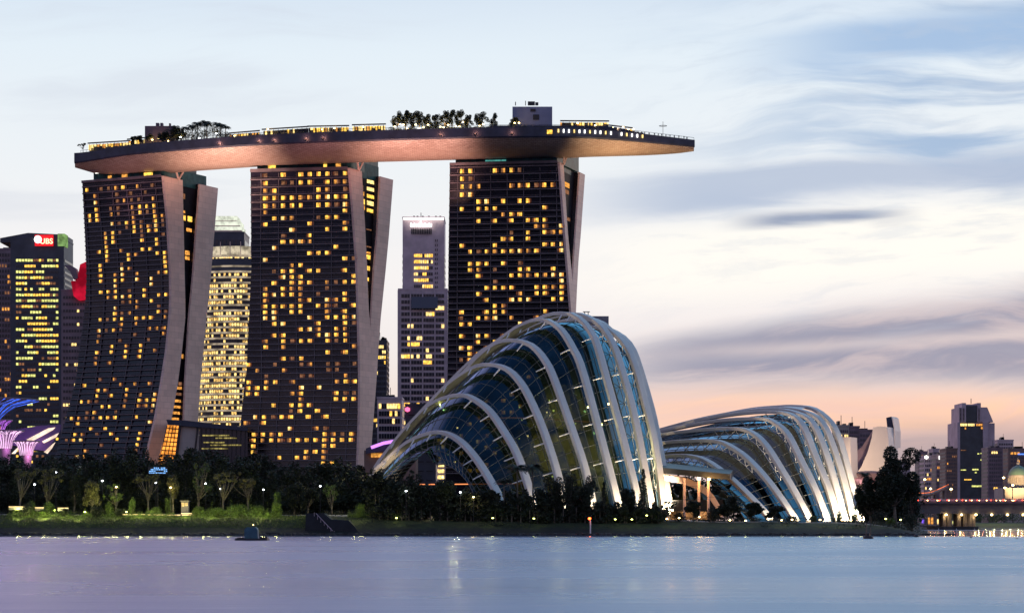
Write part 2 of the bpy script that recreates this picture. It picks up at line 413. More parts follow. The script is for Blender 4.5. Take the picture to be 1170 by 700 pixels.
# ================================================================== hotel towers
def tower(n, label, D, th, phi, ytab, dec, group='hotel towers under the roof deck'):
    """ytab: dict of pixel columns by photo row for the edges; D depth of the front right corner"""
    s, c = math.sin(th), math.cos(th)
    xt = ytab['x1'][0][1]; x1p = (xt-585)/F; X0 = x1p*D
    def endpt(px):                    # point on the line running back from the front right corner
        q = (px-585)/F; k = (q*D - X0)/(s - q*c); return X0+k*s, D+k*c
    def Z(py): return CH + (HZ-py)*D/F
    ytop = ytab['top']; ybot = 600.0
    width = (ytab['x1'][0][1]-ytab['x0'][0][1])*D/F
    def pts(py):
        a = endpt(interp(ytab['x1'], py))
        # façade left end: depth rises by tan(phi) per metre of width
        q = (interp(ytab['x0'], py)-585)/F
        X1, Y1 = a
        tp = math.tan(phi)            # Y = Y1 + (X1-X)*tp, X = q*Y
        Yl = (Y1 + X1*tp)/(1+q*tp)
        return (q*Yl, Yl), a
    def fac(px, py, out=0.0):         # point on the façade; out metres in front
        (xl, yl), (xr, yr) = pts(py)
        q = (px-585)/F; tp = math.tan(phi); Yp = (yr + xr*tp)/(1+q*tp)
        return Vector((q*Yp - out*math.sin(phi)*1.0, Yp-out*math.cos(phi), Z(py)))
    root = thing('hotel_tower', label, 'hotel tower', (X0, D, 4), group)
    pys = [ytop + (ybot-ytop)*i/60 for i in range(61)]
    # façade wall, a solid with real thickness running back to the rear of the front slab
    m = MB(); ra = []; rb = []; rc = []; rd = []
    for py in pys:
        (xl, yl), (xr, yr) = pts(py); b2 = endpt(interp(ytab['x2'], py)); dx, dy = b2[0]-xr, b2[1]-yr
        z = Z(py)
        ra.append((xl, yl, z)); rb.append((xr-.02, yr, z)); rc.append((xr+dx*.98-.3, yr+dy*.98, z)); rd.append((xl+dx, yl+dy, z))
    m.grid([[ra[i], rb[i], rc[i], rd[i]] for i in range(61)], 0, True)
    m.poly([ra[0], rb[0], rc[0], rd[0]])
    m.build('facade_wall', M['tglass'], root)
    # rear slab
    m = MB(); g2 = []
    for py in pys:
        (xl, yl), (xr, yr) = pts(py); p3 = endpt(interp(ytab['x3'], py)); p4 = endpt(interp(ytab['x4'], py))
        wx, wy = xl-xr, yl-yr; z = Z(py)
        g2.append([(p3[0]-.4, p3[1]+.1, z), (p4[0]-.4, p4[1], z), (p4[0]+wx, p4[1]+wy, z), (p3[0]+wx, p3[1]+wy, z)])
    m.grid(g2, 0, True); m.poly(g2[0]); m.build('rear_wall', M['tglass'], root)
    # pale edge cladding on the two leg ends
    ex, ey = c, -s                    # outward from the end face
    for nm, ka, kb, off in (('front_leg_edge', 'x1', 'x2', 0.0), ('rear_leg_edge', 'x3', 'x4', 0.0)):
        m = MB(); g2 = []
        for py in pys:
            pa = endpt(interp(ytab[ka], py)); pb = endpt(max(interp(ytab[ka], py)+.4, interp(ytab[kb], py))); z = Z(py); o = 1.0 if ka == 'x1' else .7
            g2.append([(pa[0]-s*.5, pa[1]-c*.5, z), (pa[0]+ex*o, pa[1]+ey*o, z), (pb[0]+ex*o, pb[1]+ey*o, z), (pb[0], pb[1], z)])
        m.grid(g2, 0, True); m.poly(g2[0]); m.build(nm, M['fin'], root)
    # glazing of the atrium between the legs
    m = MB(); g2 = []; fr = MB(); frp = None
    for i, py in enumerate(pys):
        a, b = interp(ytab['x2'], py), interp(ytab['x3'], py)
        if b-a < .5: continue
        pa = endpt(a-1); pb = endpt(b+1); z = Z(py)
        g2.append([(pa[0]-ex*2, pa[1]-ey*2, z), (pb[0]-ex*2, pb[1]-ey*2, z)])
    m.grid(g2); m.build('atrium_glazing', M['atrium'], root)
    rows = ytab['rows']; R0 = len(dec)
    # storey bands and party walls: a relief over the whole façade
    m = MB()
    ry = lambda r: interp(rows, r)
    nrow = R0
    for r in range(nrow+1):
        py = (ry(r-1)+ry(r))/2 if r > 0 else ry(0)-(ry(1)-ry(0))/2
        if r == nrow: py = ry(r-1)+3.2
        a, b = interp(ytab['x0'], py)-.15, interp(ytab['x1'], py)-.3
        L = fac(a, py, .35); Rr = fac(b, py, .35); mid = (L+Rr)/2; h = (Rr-L)/2
        m.obox(mid, h, (0, .5, 0), (0, 0, .27))
        # slim rail above each band
        m.obox(mid+Vector((0, -.28, 1.0)), h, (0, .05, 0), (0, 0, .07))
    xc = ytab['col']
    for k in range(-1, 13, 2):
        for i in range(nrow):
            py = ry(i); x = xc(k, py)+ytab['pitch']/2
            if x < interp(ytab['x0'], py)+1 or x > interp(ytab['x1'], py)-1: continue
            p = fac(x, py, .3); m.obox(p, (.16, 0, 0), (0, .5, 0), (0, 0, (ry(min(i+1, nrow-1))-ry(max(i-1, 0)))*D/F/4))
    py = ytop; a = fac(interp(ytab['x0'], py), py, .6); b = fac(interp(ytab['x1'], py)-.2, py, .6)
    m.obox((a+b)/2, (b-a)/2, (0, .8, 0), (0, 0, .6))
    m.build('balcony_bands', M['slab'], root)
    # lit windows: the dec strings say which room is lit
    cells = []; rr = random.Random(n*11)
    for r, row in enumerate(dec):
        row = row.ljust(13, '.')
        for k in range(13):
            ch = row[k]
            if ch == '.': 
                continue
            py = ry(r); x = xc(k, py)
            if x < interp(ytab['x0'], py)+1.6 or x > interp(ytab['x1'], py)-1.4: continue
            cells.append((ch, x, py, r))
    hgt = (ry(20)-ry(10))/10*D/F
    def win(m, ch, x, py, r):
        wd = ytab['pitch']*D/F*.5; hh = hgt*.60/2
        if r < 5: hh *= 1.2
        p = fac(x, py, .22); (l, _), (rt, _) = pts(py)
        u = (fac(x+1, py, .22)-fac(x-1, py, .22)).normalized()
        kind = 0 if ch == '#' else rr.choice((1, 2, 2))
        if ch == '#' and rr.random() < .22: kind = 1
        if ch == '#' and rr.random() < .12: kind = 3
        if ch == '#' and rr.random() < .5: wd *= rr.uniform(.8, 1.25)
        if ch == '+': wd *= .85
        cen = p; f = rr.uniform(.5, .72)
        s1 = -1 if rr.random() < .7 else 1
        m.obox(cen+u*(s1*wd*(.5-f/2)), u*(wd*f/2*.94), (0, .05, 0), (0, 0, hh), kind)
        m.obox(cen-u*(s1*wd*(f/2)), u*(wd*(1-f)/2*.9), (0, .05, 0), (0, 0, hh), min(2, kind+1) if kind != 3 else 1)
        if rr.random() < .55: m.obox(cen-u*(s1*wd*rr.uniform(.72, .8)), u*(wd*.16), (0, .05, 0), (0, 0, hh*.9), 4)
    mats = [M['win_hi'], M['win_lo'], M['win_dim'], M['win_pale'], M['win_faint']]
    cells.sort(key=lambda q: (q[3] > 4, q[0] != '#', q[3]))
    for q in cells[:100]:
        w = MB(); win(w, *q); w.build('lit_window', mats, root)
    w = MB()
    for q in cells[100:]: win(w, *q)
    if w.f: tag(w.build('lit_windows', mats, root), kind='stuff')
    # lit rooms in the gap between the legs
    for (px, py, wpx, hpx, mi) in ytab['gap']:
        q = endpt(px); w = MB(); u = Vector((s, c, 0)); p = Vector((q[0]-ex*1.7, q[1]-ey*1.7, Z(py)))
        sc = D/F/(s-(px-585)/F*c)
        w.obox(p, u*(wpx*.5*sc), Vector((ex, ey, 0))*.05, (0, 0, hpx*.5*D/F)); w.build('lit_window', [mats[mi]], root)
    return root, pts, fac, endpt, Z

T1rows = ["..#.++##.+.+.","...+..+.+.+..","...#..++++.+.","...#.++.+###.","..##.++.+#+#.","..##....+..#+",".....#+##+.#+",".......+#+##+","....+#+.#+##.","....##...+..+","....+#...#.#.","....#......#.","...##.+..##..","....#..##..##","....#..#....#","...#..+.....#","...#..##....#","...#.##.#..##","...#.##.#.#..",".....#....#..","...###.+.#...","....+###.#.##","......+++.#..",".....#..+..+.",".....#+#...#+","...#+##.###.+","......#.#....","...#+#+...++#","...+....+...+","...+..+...+..",".....#.#.#...","...#.#.#.#.+.","...+...#.#...","...#.#.......","",".............","....+.+......","..#....+.#.#.","....##..#....","....#.#.#.#.#","..##+...+.###",".....##.#.###","...+#..+....+",".#+++###..#..","..#.........#","....#.#..#...","..##.+.#...#.",".+##....#..#.","......+....#.","....#......+.","...##..#....."]
T2rows = ["..+.#.####+#.","..#.++##.###.","..##....##.+.","..##########.","..#+###.##+#.","..+........#.","...###..+##..","..#....#...##",".....#...#.#.","....+..#.....","....####....+","...#......#..",".......###..+","..#........#+",".....##......","...+##.##..#.","....###.....#","...#.###.++##","..#.###..+...","..#####.+..#.","..#...##.###.","..#####.##+.#","..##.##..#.#.","..##...#.####","...##...#..#+","......###.#+.","...##...####.","..#.#+##.#+#.","..#.#.......#",".........#.#.","....#+#......","#..+..++.++.+",".+..+....++..","..+...++...+.","#.##.#....###","###...#.#....","##...##...#++","......+...###","...#.###.....",".....+#.#..+.",".##+##.#.#...","#.#..........",".....#..#+...",".####....##+#","#############",".#.......##..",".#.....###...","....#.##.#...",".........##.."]
T3rows = ["##..###+.....","#+...........","#++...#+#+#+.","##...........","..##.#.##....","#.###.....#..",".....+##....+","..#.#.#.###.#",".........##.#","......+.#.###",".....##.#....","#...#.....###",".#+#####+#..#",".............",".###.#.+.....",".#+.+..##..#.","..#...#######","....+.......#","...####..##+#","..#....#.##.#","...#..###..##","....##.......","#..###....#..","+.###.#..###.","##.....##.#..",".............","#.##.+.......","..#.#........","##.+#........",".##..........","+#...........",".##..#.......","#....#..#....",".#.##...#....","#.#...#......",".#..#........","...#..#......","#..#.#.......",".##....#.....","#....##......","..#.#........",".#...#.......","....##.......","#..#.........","..#..#.......",".#.#.........","#...#........","..#..........","#..#.........",".##.........."]
tw1 = tower(1, 'left hotel tower, widest flared foot, dark facade dotted with amber windows', 1174, R(28), R(25), dict(
    top=201, x0=[(201, 94), (260, 97), (310, 99), (340, 97.5), (360, 95.4), (400, 90), (430, 87), (480, 74), (520, 63.7), (600, 40)],
    x1=[(201, 185), (250, 190), (310, 193.5), (340, 193.8), (360, 193), (400, 189), (430, 184.5), (480, 176), (507, 169.5), (600, 150)],
    x2=[(201, 207), (310, 209.3), (340, 210), (360, 210), (400, 206), (440, 201), (480, 194), (520, 184.5), (600, 166)],
    x3=[(201, 227), (310, 219.7), (360, 215), (430, 211), (480, 209), (600, 207)],
    x4=[(201, 248), (310, 239.5), (360, 234.5), (430, 228), (480, 225), (600, 220)],
    rows=[(0, 210.6), (1, 218), (2, 225.5), (3, 233.5), (4, 240), (6, 250.6), (16, 302.8), (33, 412), (50, 521)], pitch=8.25,
    col=lambda k, py: interp([(201, 185), (250, 190), (310, 193.5), (340, 193.8), (360, 193), (400, 189), (430, 184.5), (480, 176), (507, 169.5), (600, 150)], py)-4-(12-k)*8.25,
    gap=[(213, 218, 3, 6, 2), (212, 236, 5, 3, 1), (213, 243, 4, 6, 0), (220, 243, 5, 6, 0), (219, 256, 6, 4, 1), (217, 283, 5, 5, 1), (217, 289, 5, 4, 1), (210, 310, 1.5, 3, 2), (212, 404, 3, 5, 1), (209, 436, 4, 4, 2), (208, 441, 7, 3, 1), (207, 448, 7, 3, 2), (206, 456, 7, 3, 1), (205, 463, 8, 3, 1), (204, 470, 9, 3, 1), (203, 477, 9, 3, 1)]), T1rows)
tw2 = tower(2, 'middle hotel tower, its two pale legs meeting halfway down', 1149, R(27), R(9), dict(
    top=192, x0=[(192, 286.3), (300, 287.2), (425, 281.5), (430, 280), (500, 273), (535, 270), (600, 264)],
    x1=[(192, 397.6), (250, 402.5), (300, 406.2), (360, 408), (425, 409.6), (470, 409.3), (520, 407.7), (600, 405)],
    x2=[(192, 411.5), (260, 415.6), (300, 417.5), (350, 419.5), (375, 421.5), (600, 421.5)],
    x3=[(192, 433.3), (260, 430), (300, 426.4), (350, 423.4), (375, 421.6), (600, 421.6)],
    x4=[(192, 448), (260, 443), (300, 439.4), (360, 433.5), (425, 429.3), (470, 426), (520, 422.2), (600, 421.7)],
    rows=[(0, 198), (1, 207), (2, 215.5), (3, 223.8), (4, 232.5), (5, 239.5), (6, 246.5), (30, 407), (48, 528.3)], pitch=10.1,
    col=lambda k, py: 282.3+10.1*k+interp([(190, 1), (350, .5), (434, 2), (501, -2.5), (535, -4)], py),
    gap=[(416.5, 209, 3.5, 5, 2), (426.5, 200, 8, 4, 3), (426.5, 208.5, 8, 4, 3), (426.5, 217, 8, 4, 0), (426.3, 225, 7.5, 5, 3), (426, 233.5, 7, 4, 0), (417.5, 216, 4, 5, 1), (417.5, 225, 5, 6, 0), (418, 232, 4, 5, 1), (424.6, 256, 6, 1.2, 2), (424.4, 276, 6, 1.2, 2), (424, 283, 5, 2, 1), (423.5, 288, 6, 5, 0), (423, 301, 5.5, 5, 0), (422, 314, 5, 4, 0), (421.5, 328, 4, 4.5, 0), (418, 340, 1, 3, 1)]), T2rows)
tw3 = tower(3, 'right hotel tower, slimmest side, beneath the long overhang', 1130, R(19), R(8), dict(
    top=185, x0=[(185, 514), (290, 512.4), (410, 511.5), (600, 508)],
    x1=[(185, 637.2), (290, 645.6), (357, 651), (420, 655), (600, 664)],
    x2=[(185, 641.8), (260, 646.5), (290, 649.5), (320, 652.5), (357, 655.5), (420, 659), (600, 668)],
    x3=[(185, 661), (260, 656.3), (290, 654.3), (320, 652.6), (357, 655.6), (420, 659.1), (600, 668.1)],
    x4=[(185, 667), (260, 662), (290, 659.5), (330, 657.5), (357, 656.4), (420, 659.8), (600, 668.8)],
    rows=[(0, 193), (1, 201.5), (2, 210), (3, 219), (4, 227), (5, 235), (30, 405.8), (49, 535)], pitch=9.37,
    col=lambda k, py: 528+9.37*k+interp([(190, 0), (400, (k-4)*.25)], py),
    gap=[(650.7, 204.5, 7, 5.5, 1), (650.7, 212.5, 6, 5, 2), (651.5, 243.5, 7, 4, 2), (651.7, 284.5, 5, 5.5, 0), (652.5, 278, 1.5, 3, 2), (654, 312, 1, 2, 2)]), T3rows)

# ================================================================== roof deck (hull) with its garden
deck_front = [(85.5, 1185), (95, 1183), (162, 1162), (220, 1149), (280, 1138), (360, 1128), (448, 1121), (542, 1114.5), (600, 1112.5), (640, 1113), (680, 1116.5), (715, 1122.5), (750, 1130.5), (775, 1136.5), (793, 1141)]
FP = smooth_path([(PX(px, y), y, 0) for px, y in deck_front], 90)
DECK = 198.6
hull_root = thing('roof_deck', 'long boat shaped deck bridging all three hotel towers', 'roof deck', (PX(460, 1138), 1138, 184))
def hw(s):                           # full width of the hull along its length
    a = min(1, s/.055); b = min(1, (1-s)/.24)
    return 38*math.sqrt(max(0, 1-(1-a)**2))*math.sqrt(max(0, 1-(1-b)**2.1))+.4
st = []
for i, p in enumerate(FP):
    s_ = i/(len(FP)-1); t = (FP[min(i+1, 89)]-FP[max(i-1, 0)]).normalized(); nb = Vector((-t.y, t.x, 0))
    w = hw(s_); e0 = min(1, s_/.05)*.9+.1; e1 = min(1, (1-s_)/.22)*.8+.2
    # the front outline already contains the taper; keep the tips centred
    dz = 6.8*min(math.sqrt(e0), 1)*(e1**.75)
    if s_ < .05: dz = 6.8*math.sqrt(min(1, .1+s_/.05*.9))
    st.append((p, nb, w, dz, s_))
LIP = 193.4
def hull_ring(S_, k=15):
    p, nb, w, dz, s_ = S_; out = []
    lip = LIP if s_ > .1 else lerp(LIP-1.2, LIP, s_/.1)
    for j in range(k+1):
        u = -1+2*j/k; d = (1-abs(u)**2.2)**.80
        q = p+nb*(w/2*(u+1)); out.append((q.x, q.y, lip-dz*d))
    return out
hull_m = bpy.data.materials.new('hull_panels'); hull_m.use_nodes = True; t = NT(hull_m.node_tree); b = t.n['Principled BSDF']
br = t.new('ShaderNodeTexBrick'); br.inputs['Scale'].default_value = 1; br.inputs['Brick Width'].default_value = 2.2; br.inputs['Row Height'].default_value = .9
br.inputs['Mortar Size'].default_value = .07; br.inputs['Color1'].default_value = (.42, .33, .28, 1); br.inputs['Color2'].default_value = (.33, .24, .20, 1); br.inputs['Mortar'].default_value = (.12, .08, .07, 1)
tcn = t.new('ShaderNodeTexCoord').outputs['Object']; t.l.new(tcn, br.inputs[0]); t.l.new(br.outputs[0], b.inputs['Base Color'])
b.inputs['Roughness'].default_value = .5; b.inputs['Metallic'].default_value = .15
m = MB(); m.grid([hull_ring(q) for q in st]); m.poly(hull_ring(st[0])); m.build('hull', hull_m, hull_root, smooth=True)
# dark rim band with the deck on top
m = MB(); rows = []
for p, nb, w, dz, s_ in st:
    lip = LIP if s_ > .1 else lerp(LIP-1.2, LIP, s_/.1)
    a = p-nb*.7; b2 = p+nb*(w+.7); top = DECK-(1.6*max(0, (s_-.8)/.2)) - (1.0 if s_ < .06 else 0)
    rows.append([(a.x, a.y+.6, lip-.05), (a.x, a.y, lip+.7), (a.x, a.y, top), (p.x, p.y+1.1, top), (b2.x, b2.y-1, top), (b2.x, b2.y, lip)])
m.grid(rows); m.poly(rows[0]); m.poly(rows[-1]); m.build('rim', M['navy'], hull_root)
def deckpt(px, back=0.0, z=0.0):     # point on the deck, 'back' metres behind the front rim
    y = interp(deck_front, px); y2 = y+back; return Vector((PX(px, y)*(1+0*back)+back*.0+ (px-585)/F*back, y2, DECK+z))
# handrail round the deck
m = MB(); L = []
for p, nb, w, dz, s_ in st[1:]:
    q = p+nb*.1; top = DECK-(1.6*max(0, (s_-.8)/.2)) - (1.0 if s_ < .06 else 0); L.append(Vector((q.x, q.y, top+1.25))); m.tube([(q.x, q.y, top), (q.x, q.y, top+1.25)], .07, 4)
m.tube(L, .09, 4); m.build('handrail', M['dark'], hull_root)
# rim windows of the bar level near the overhang, plus recessed round lights
for i in range(16):
    px = 638+6.0*i + (6 if i > 10 else 0); q = deckpt(px); m = MB(); zz = 195.9-(max(0, px-700)/90*1.2)
    m.box(q.x-.35, q.x+.35, q.y-2.0, q.y-.6, zz, zz+1.5); m.build('rim_light', M['sign_white'] if i % 3 else M['win_pale'], hull_root)
q = deckpt(628); m = MB(); m.box(q.x-1.3, q.x+1.3, q.y-1.6, q.y-.6, 195.1, 197.0); m.build('lit_opening', M['win_hi'], hull_root)
for px in (250, 295, 313, 349, 369, 503, 543, 585):
    q = deckpt(px); m = MB(); m.lathe([(0, 0), (.5, 0), (.6, .5)], (q.x, q.y-1.2, 195.0), 8); m.build('rim_lamp', M['dark'], hull_root)
    ld = bpy.data.lights.new('rim_glow', 'POINT'); ld.energy = 420; ld.color = (1, .42, .25); ld.shadow_soft_size = .4
    lo = bpy.data.objects.new('rim_glow', ld); COL.objects.link(lo); lo.location = (q.x, q.y-2.2, 195.6)

# crown storeys, fairings and V struts between towers and hull
for n, (tw, xa, xb, ym, D) in enumerate(((tw1, 105, 186, 201, 1174), (tw2, 293, 400, 192, 1149), (tw3, 520, 636, 185, 1130))):
    root, pts, fac, endpt, Z = tw
    rt = MB(); z0 = Z(ym)+.3; z1 = 193.5
    A = fac(xa, ym, -1.5); B = fac(xb, ym, -1.5); bk = Vector((B.x+6, B.y+36, 0)); 
    base = [(A.x, A.y), (B.x, B.y), (B.x+12, B.y+34), (A.x+12, A.y+34)]
    rt.prism(base, z0, z1); rb_ = rt; dx = B.x-A.x
    for i in range(10):
        t0 = (i+.5)/10; c0 = Vector((lerp(A.x, B.x, t0), lerp(A.y, B.y, t0)-.15, (z0+z1)/2)); rb_.obox(c0, (.15, 0, 0), (0, .1, 0), (0, 0, (z1-z0)/2), 1)
    rb_.build('crown_glazing', [M['teal'], M['dark']], root)
    f = MB(); d = (B-A).normalized()
    f.obox((A+B)/2+Vector((2, 8, 0))+Vector((0, 0, Z(ym)*-1+1 if False else 0))-Vector((0, 0, (A.z+B.z)/2))+Vector((0, 0, 191.4+(-1.0 if n == 0 else 0))), d*((B-A).length/2+2.0), (1, 15, 0), (0, 0, 1.7))
    f.build('hull_fairing', mat('fairing_purple_%d' % n, (.13, .075, .10), .35), root)
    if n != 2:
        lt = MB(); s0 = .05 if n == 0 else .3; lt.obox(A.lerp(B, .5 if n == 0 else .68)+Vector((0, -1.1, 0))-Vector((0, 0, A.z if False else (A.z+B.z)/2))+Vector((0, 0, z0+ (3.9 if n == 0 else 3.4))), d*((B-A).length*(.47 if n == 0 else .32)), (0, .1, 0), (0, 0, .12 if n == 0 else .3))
        lt.build('light_strip', M['sign_white'] if n == 0 else M['win_pale'], root)  # left strip glows to stand in for the highlight along the fairing
    for (px, wpx, k) in {0: ((124, 5, 1), (141, 8, 1), (168, 12, 0)), 1: ((310, 9, 0), (371, 4, 0), (386, 6, 1)), 2: ((566, 24, 9),)}[n]:
        w_ = MB(); p = fac(px, ym-3.5, -1.1); w_.obox(p, d*(wpx*.5*D/F), (0, .08, 0), (0, 0, .9 if k != 9 else .35), 0)
        w_.build('crown_window', M['win_hi'] if k == 0 else (M['win_lo'] if k == 1 else M['teal_lit']), root)
    # rear crown box over the rear leg
    e = endpt(interp({0: [(0, 240)], 1: [(0, 437)], 2: [(0, 657)]}[n], 0)); m = MB(); wv = A-B; wv.z = 0
    e0 = endpt({0: 212, 1: 414, 2: 643}[n]); 
    m.prism([(e0[0]-2, e0[1]), (e[0]-2, e[1]), (e[0]-2+wv.x*.5, e[1]+wv.y*.5), (e0[0]-2+wv.x*.5, e0[1]+wv.y*.5)], Z(ym)-2.5, 189.5)
    m.build('rear_crown', M['teal'] if n != 1 else M['teal'], root)
    # V strut
    for k, (xa_, xb_) in enumerate({0: ((197, 205), (201.5, 199)), 1: ((403, 405.5), (408.5, 412)), 2: ((637.6, 639.5), (641.5, 641))}[n]):
        pass
    pxb, pxl, pxr = {0: (201, 195, 206), 1: (406.5, 402.5, 412), 2: (641, 638.5, 644)}[n]
    qb = endpt(pxb); m = MB()
    ql = endpt(pxl); qr = endpt(pxr); zb = Z(ym)-.5; oz = 191 if n else 189.5
    for qq in (ql, qr): m.tube([(qb[0]+1.5, qb[1]-.5, zb), (qq[0]+2.4, qq[1]-.8, oz)], .55, 6)
    m.build('v_strut', M['fin'], root)

def flood(loc, target, power, color, size=60, soft=.5, blend=.6):
    ld = bpy.data.lights.new('floodlight', 'SPOT'); ld.energy = power; ld.color = color; ld.spot_size = R(size); ld.spot_blend = blend; ld.shadow_soft_size = soft
    o = bpy.data.objects.new('floodlight', ld); COL.objects.link(o); o.location = loc
    o.rotation_euler = (Vector(target)-Vector(loc)).to_track_quat('-Z', 'Y').to_euler(); return o
# floodlights on the tower tops washing the hull
PK = (1, .60, .47); GD = (1, .66, .36)
for px, tx, pw, colr in ((292, 262, 110000, PK), (212, 238, 110000, PK), (250, 252, 60000, PK), (430, 462, 110000, (1, .54, .44)), (510, 480, 110000, (1, .54, .44)), (690, 715, 120000, GD), (720, 745, 70000, GD), (350, 350, 20000, (1, .45, .5)), (130, 140, 22000, (1, .5, .55))):
    y = interp(deck_front, px)-12; y2 = interp(deck_front, tx)+10
    flood((PX(px, y), y, 152), (PX(tx, y2), y2, 190), pw*1.1, colr, 95, 2.0, 1.0)
# ================================================================== garden domes
M['rib'] = mat('rib_white_paint', (.60, .56, .52), .45, var=.06, vscale=.15)
M['truss'] = mat('truss_white_paint', (.75, .73, .70), .5)
M['mull'] = mat('mullion_grey', (.085, .085, .08), .6)
def dome_glass():
    m = bpy.data.materials.new('dome_glass'); m.use_nodes = True; t = NT(m.node_tree); t.n.clear()
    gl = t.new('ShaderNodeBsdfGlossy'); gl.inputs['Roughness'].default_value = .06; gl.inputs['Color'].default_value = (.34, .66, .90, 1)
    tr = t.new('ShaderNodeBsdfTransparent'); tr.inputs['Color'].default_value = (.042, .048, .04, 1)
    fr = t.new('ShaderNodeFresnel'); fr.inputs['IOR'].default_value = 1.5
    tcn = t.new('ShaderNodeTexCoord').outputs['Object']
    f = t.m('ADD', t.m('MULTIPLY', fr.outputs[0], 1.3), t.m('MULTIPLY', t.m('SUBTRACT', t.noise(tcn, .12, 4), .5), .15), 0, True)
    mx = t.new('ShaderNodeMixShader'); t.l.new(f, mx.inputs[0]); t.l.new(tr.outputs[0], mx.inputs[1]); t.l.new(gl.outputs[0], mx.inputs[2])
    o = t.new('ShaderNodeOutputMaterial'); t.l.new(mx.outputs[0], o.inputs[0])
    return m
M['dglass'] = dome_glass()

def dome(root, ribs, cen, inset, hw_, hn_, nj=6, NS=64, strut=None, truss=(), pre=None, post=None, depth_pow=1.0, span=None):
    """ribs: list of (px,py outline from the far foot to the near foot, far depth, near depth)"""
    C0 = Vector(cen); paths = []
    for out, yf, yn in ribs:
        P2 = [Vector((a, b, 0)) for a, b in out]; L = [0]
        for a, b in zip(P2, P2[1:]): L.append(L[-1]+(b-a).length)
        pts = []
        for q, l in zip(P2, L):
            s_ = (l/L[-1])**depth_pow; y = yf+(yn-yf)*s_; pts.append(P(q.x, q.y, y))
        paths.append(smooth_path(pts, NS))
    frames = []
    for p in paths:
        chord = (p[-1]-p[0]); chord.z = 0; chord.normalize(); side = Vector((chord.y, -chord.x, 0))
        if side.y > 0: side = -side
        wid, nor = [], []
        for i, q in enumerate(p):
            tg = (p[min(i+1, NS-1)]-p[max(i-1, 0)]).normalized()
            nn = side.cross(tg); nn.normalize()
            if nn.dot(q-C0) < 0: nn = -nn
            w = nn.cross(tg).normalized(); wid.append(w); nor.append(nn)
        frames.append((wid, nor))
    for k, p in enumerate(paths):
        if pre and k == 0: continue
        if post and k == len(paths)-1: continue
        wid, nor = frames[k]; m = MB(); m.sweep(p, wid, nor, hw_, hn_)
        rb = m.build('arch_rib', M['rib'], root)
        if strut:
            for i in range(6, NS-3, strut):
                sg = 1 if wid[i].x < 0 else -1
                a = p[i]-nor[i]*hn_*.5+wid[i]*sg*hw_*.6; b2 = p[i]-nor[i]*(inset-.1)+wid[i]*sg*(hw_+1.9)
                m = MB(); m.tube([a, b2], [.26, .15], 6); m.build('strut', M['truss'], rb)
        if k in truss:
            m = MB(); lo = []; rng = range(truss[k][0], truss[k][1]) if isinstance(truss, dict) else range(8, NS-2)
            prev = None
            for j, i in enumerate(rng):
                a = p[i]-nor[i]*(hn_*.9); b2 = p[i]-nor[i]*(inset*1.0)
                if j % 2 == 0:
                    if prev is not None: m.tube([prev, a], .13, 4)
                    prev = a
                else:
                    m.tube([prev, b2], .13, 4); prev = b2
                lo.append(b2)
            m.tube(lo, .12, 4); m.build('truss', M['truss'], rb)
    # glass shell and its mullions
    sh = [[p[i]-frames[k][1][i]*inset for i in range(NS)] for k, p in enumerate(paths)]
    rows = []
    for k in range(len(sh)-1):
        k0, k3 = max(k-1, 0), min(k+2, len(sh)-1)
        for j in range(nj):
            t = j/nj; row = []
            for i in range(NS):
                a, b, c2, d = sh[k0][i], sh[k][i], sh[k+1][i], sh[k3][i]
                row.append(.5*((2*b)+(c2-a)*t+(2*a-5*b+4*c2-d)*t*t+(3*b-a-3*c2+d)*t*t*t))
            rows.append(row)
    rows.append(sh[-1])
    m = MB(); m.grid(rows); m.build('glass_shell', M['dglass'], root, smooth=True)
    m = MB()
    for r_ in rows[::2]: m.tube(r_[::2]+[r_[-1]], .12, 4)
    for i in range(1, NS, 2): m.tube([r_[i] for r_ in rows], .11, 4)
    m.build('mullion_grid', M['mull'], root)
    return paths, frames, rows

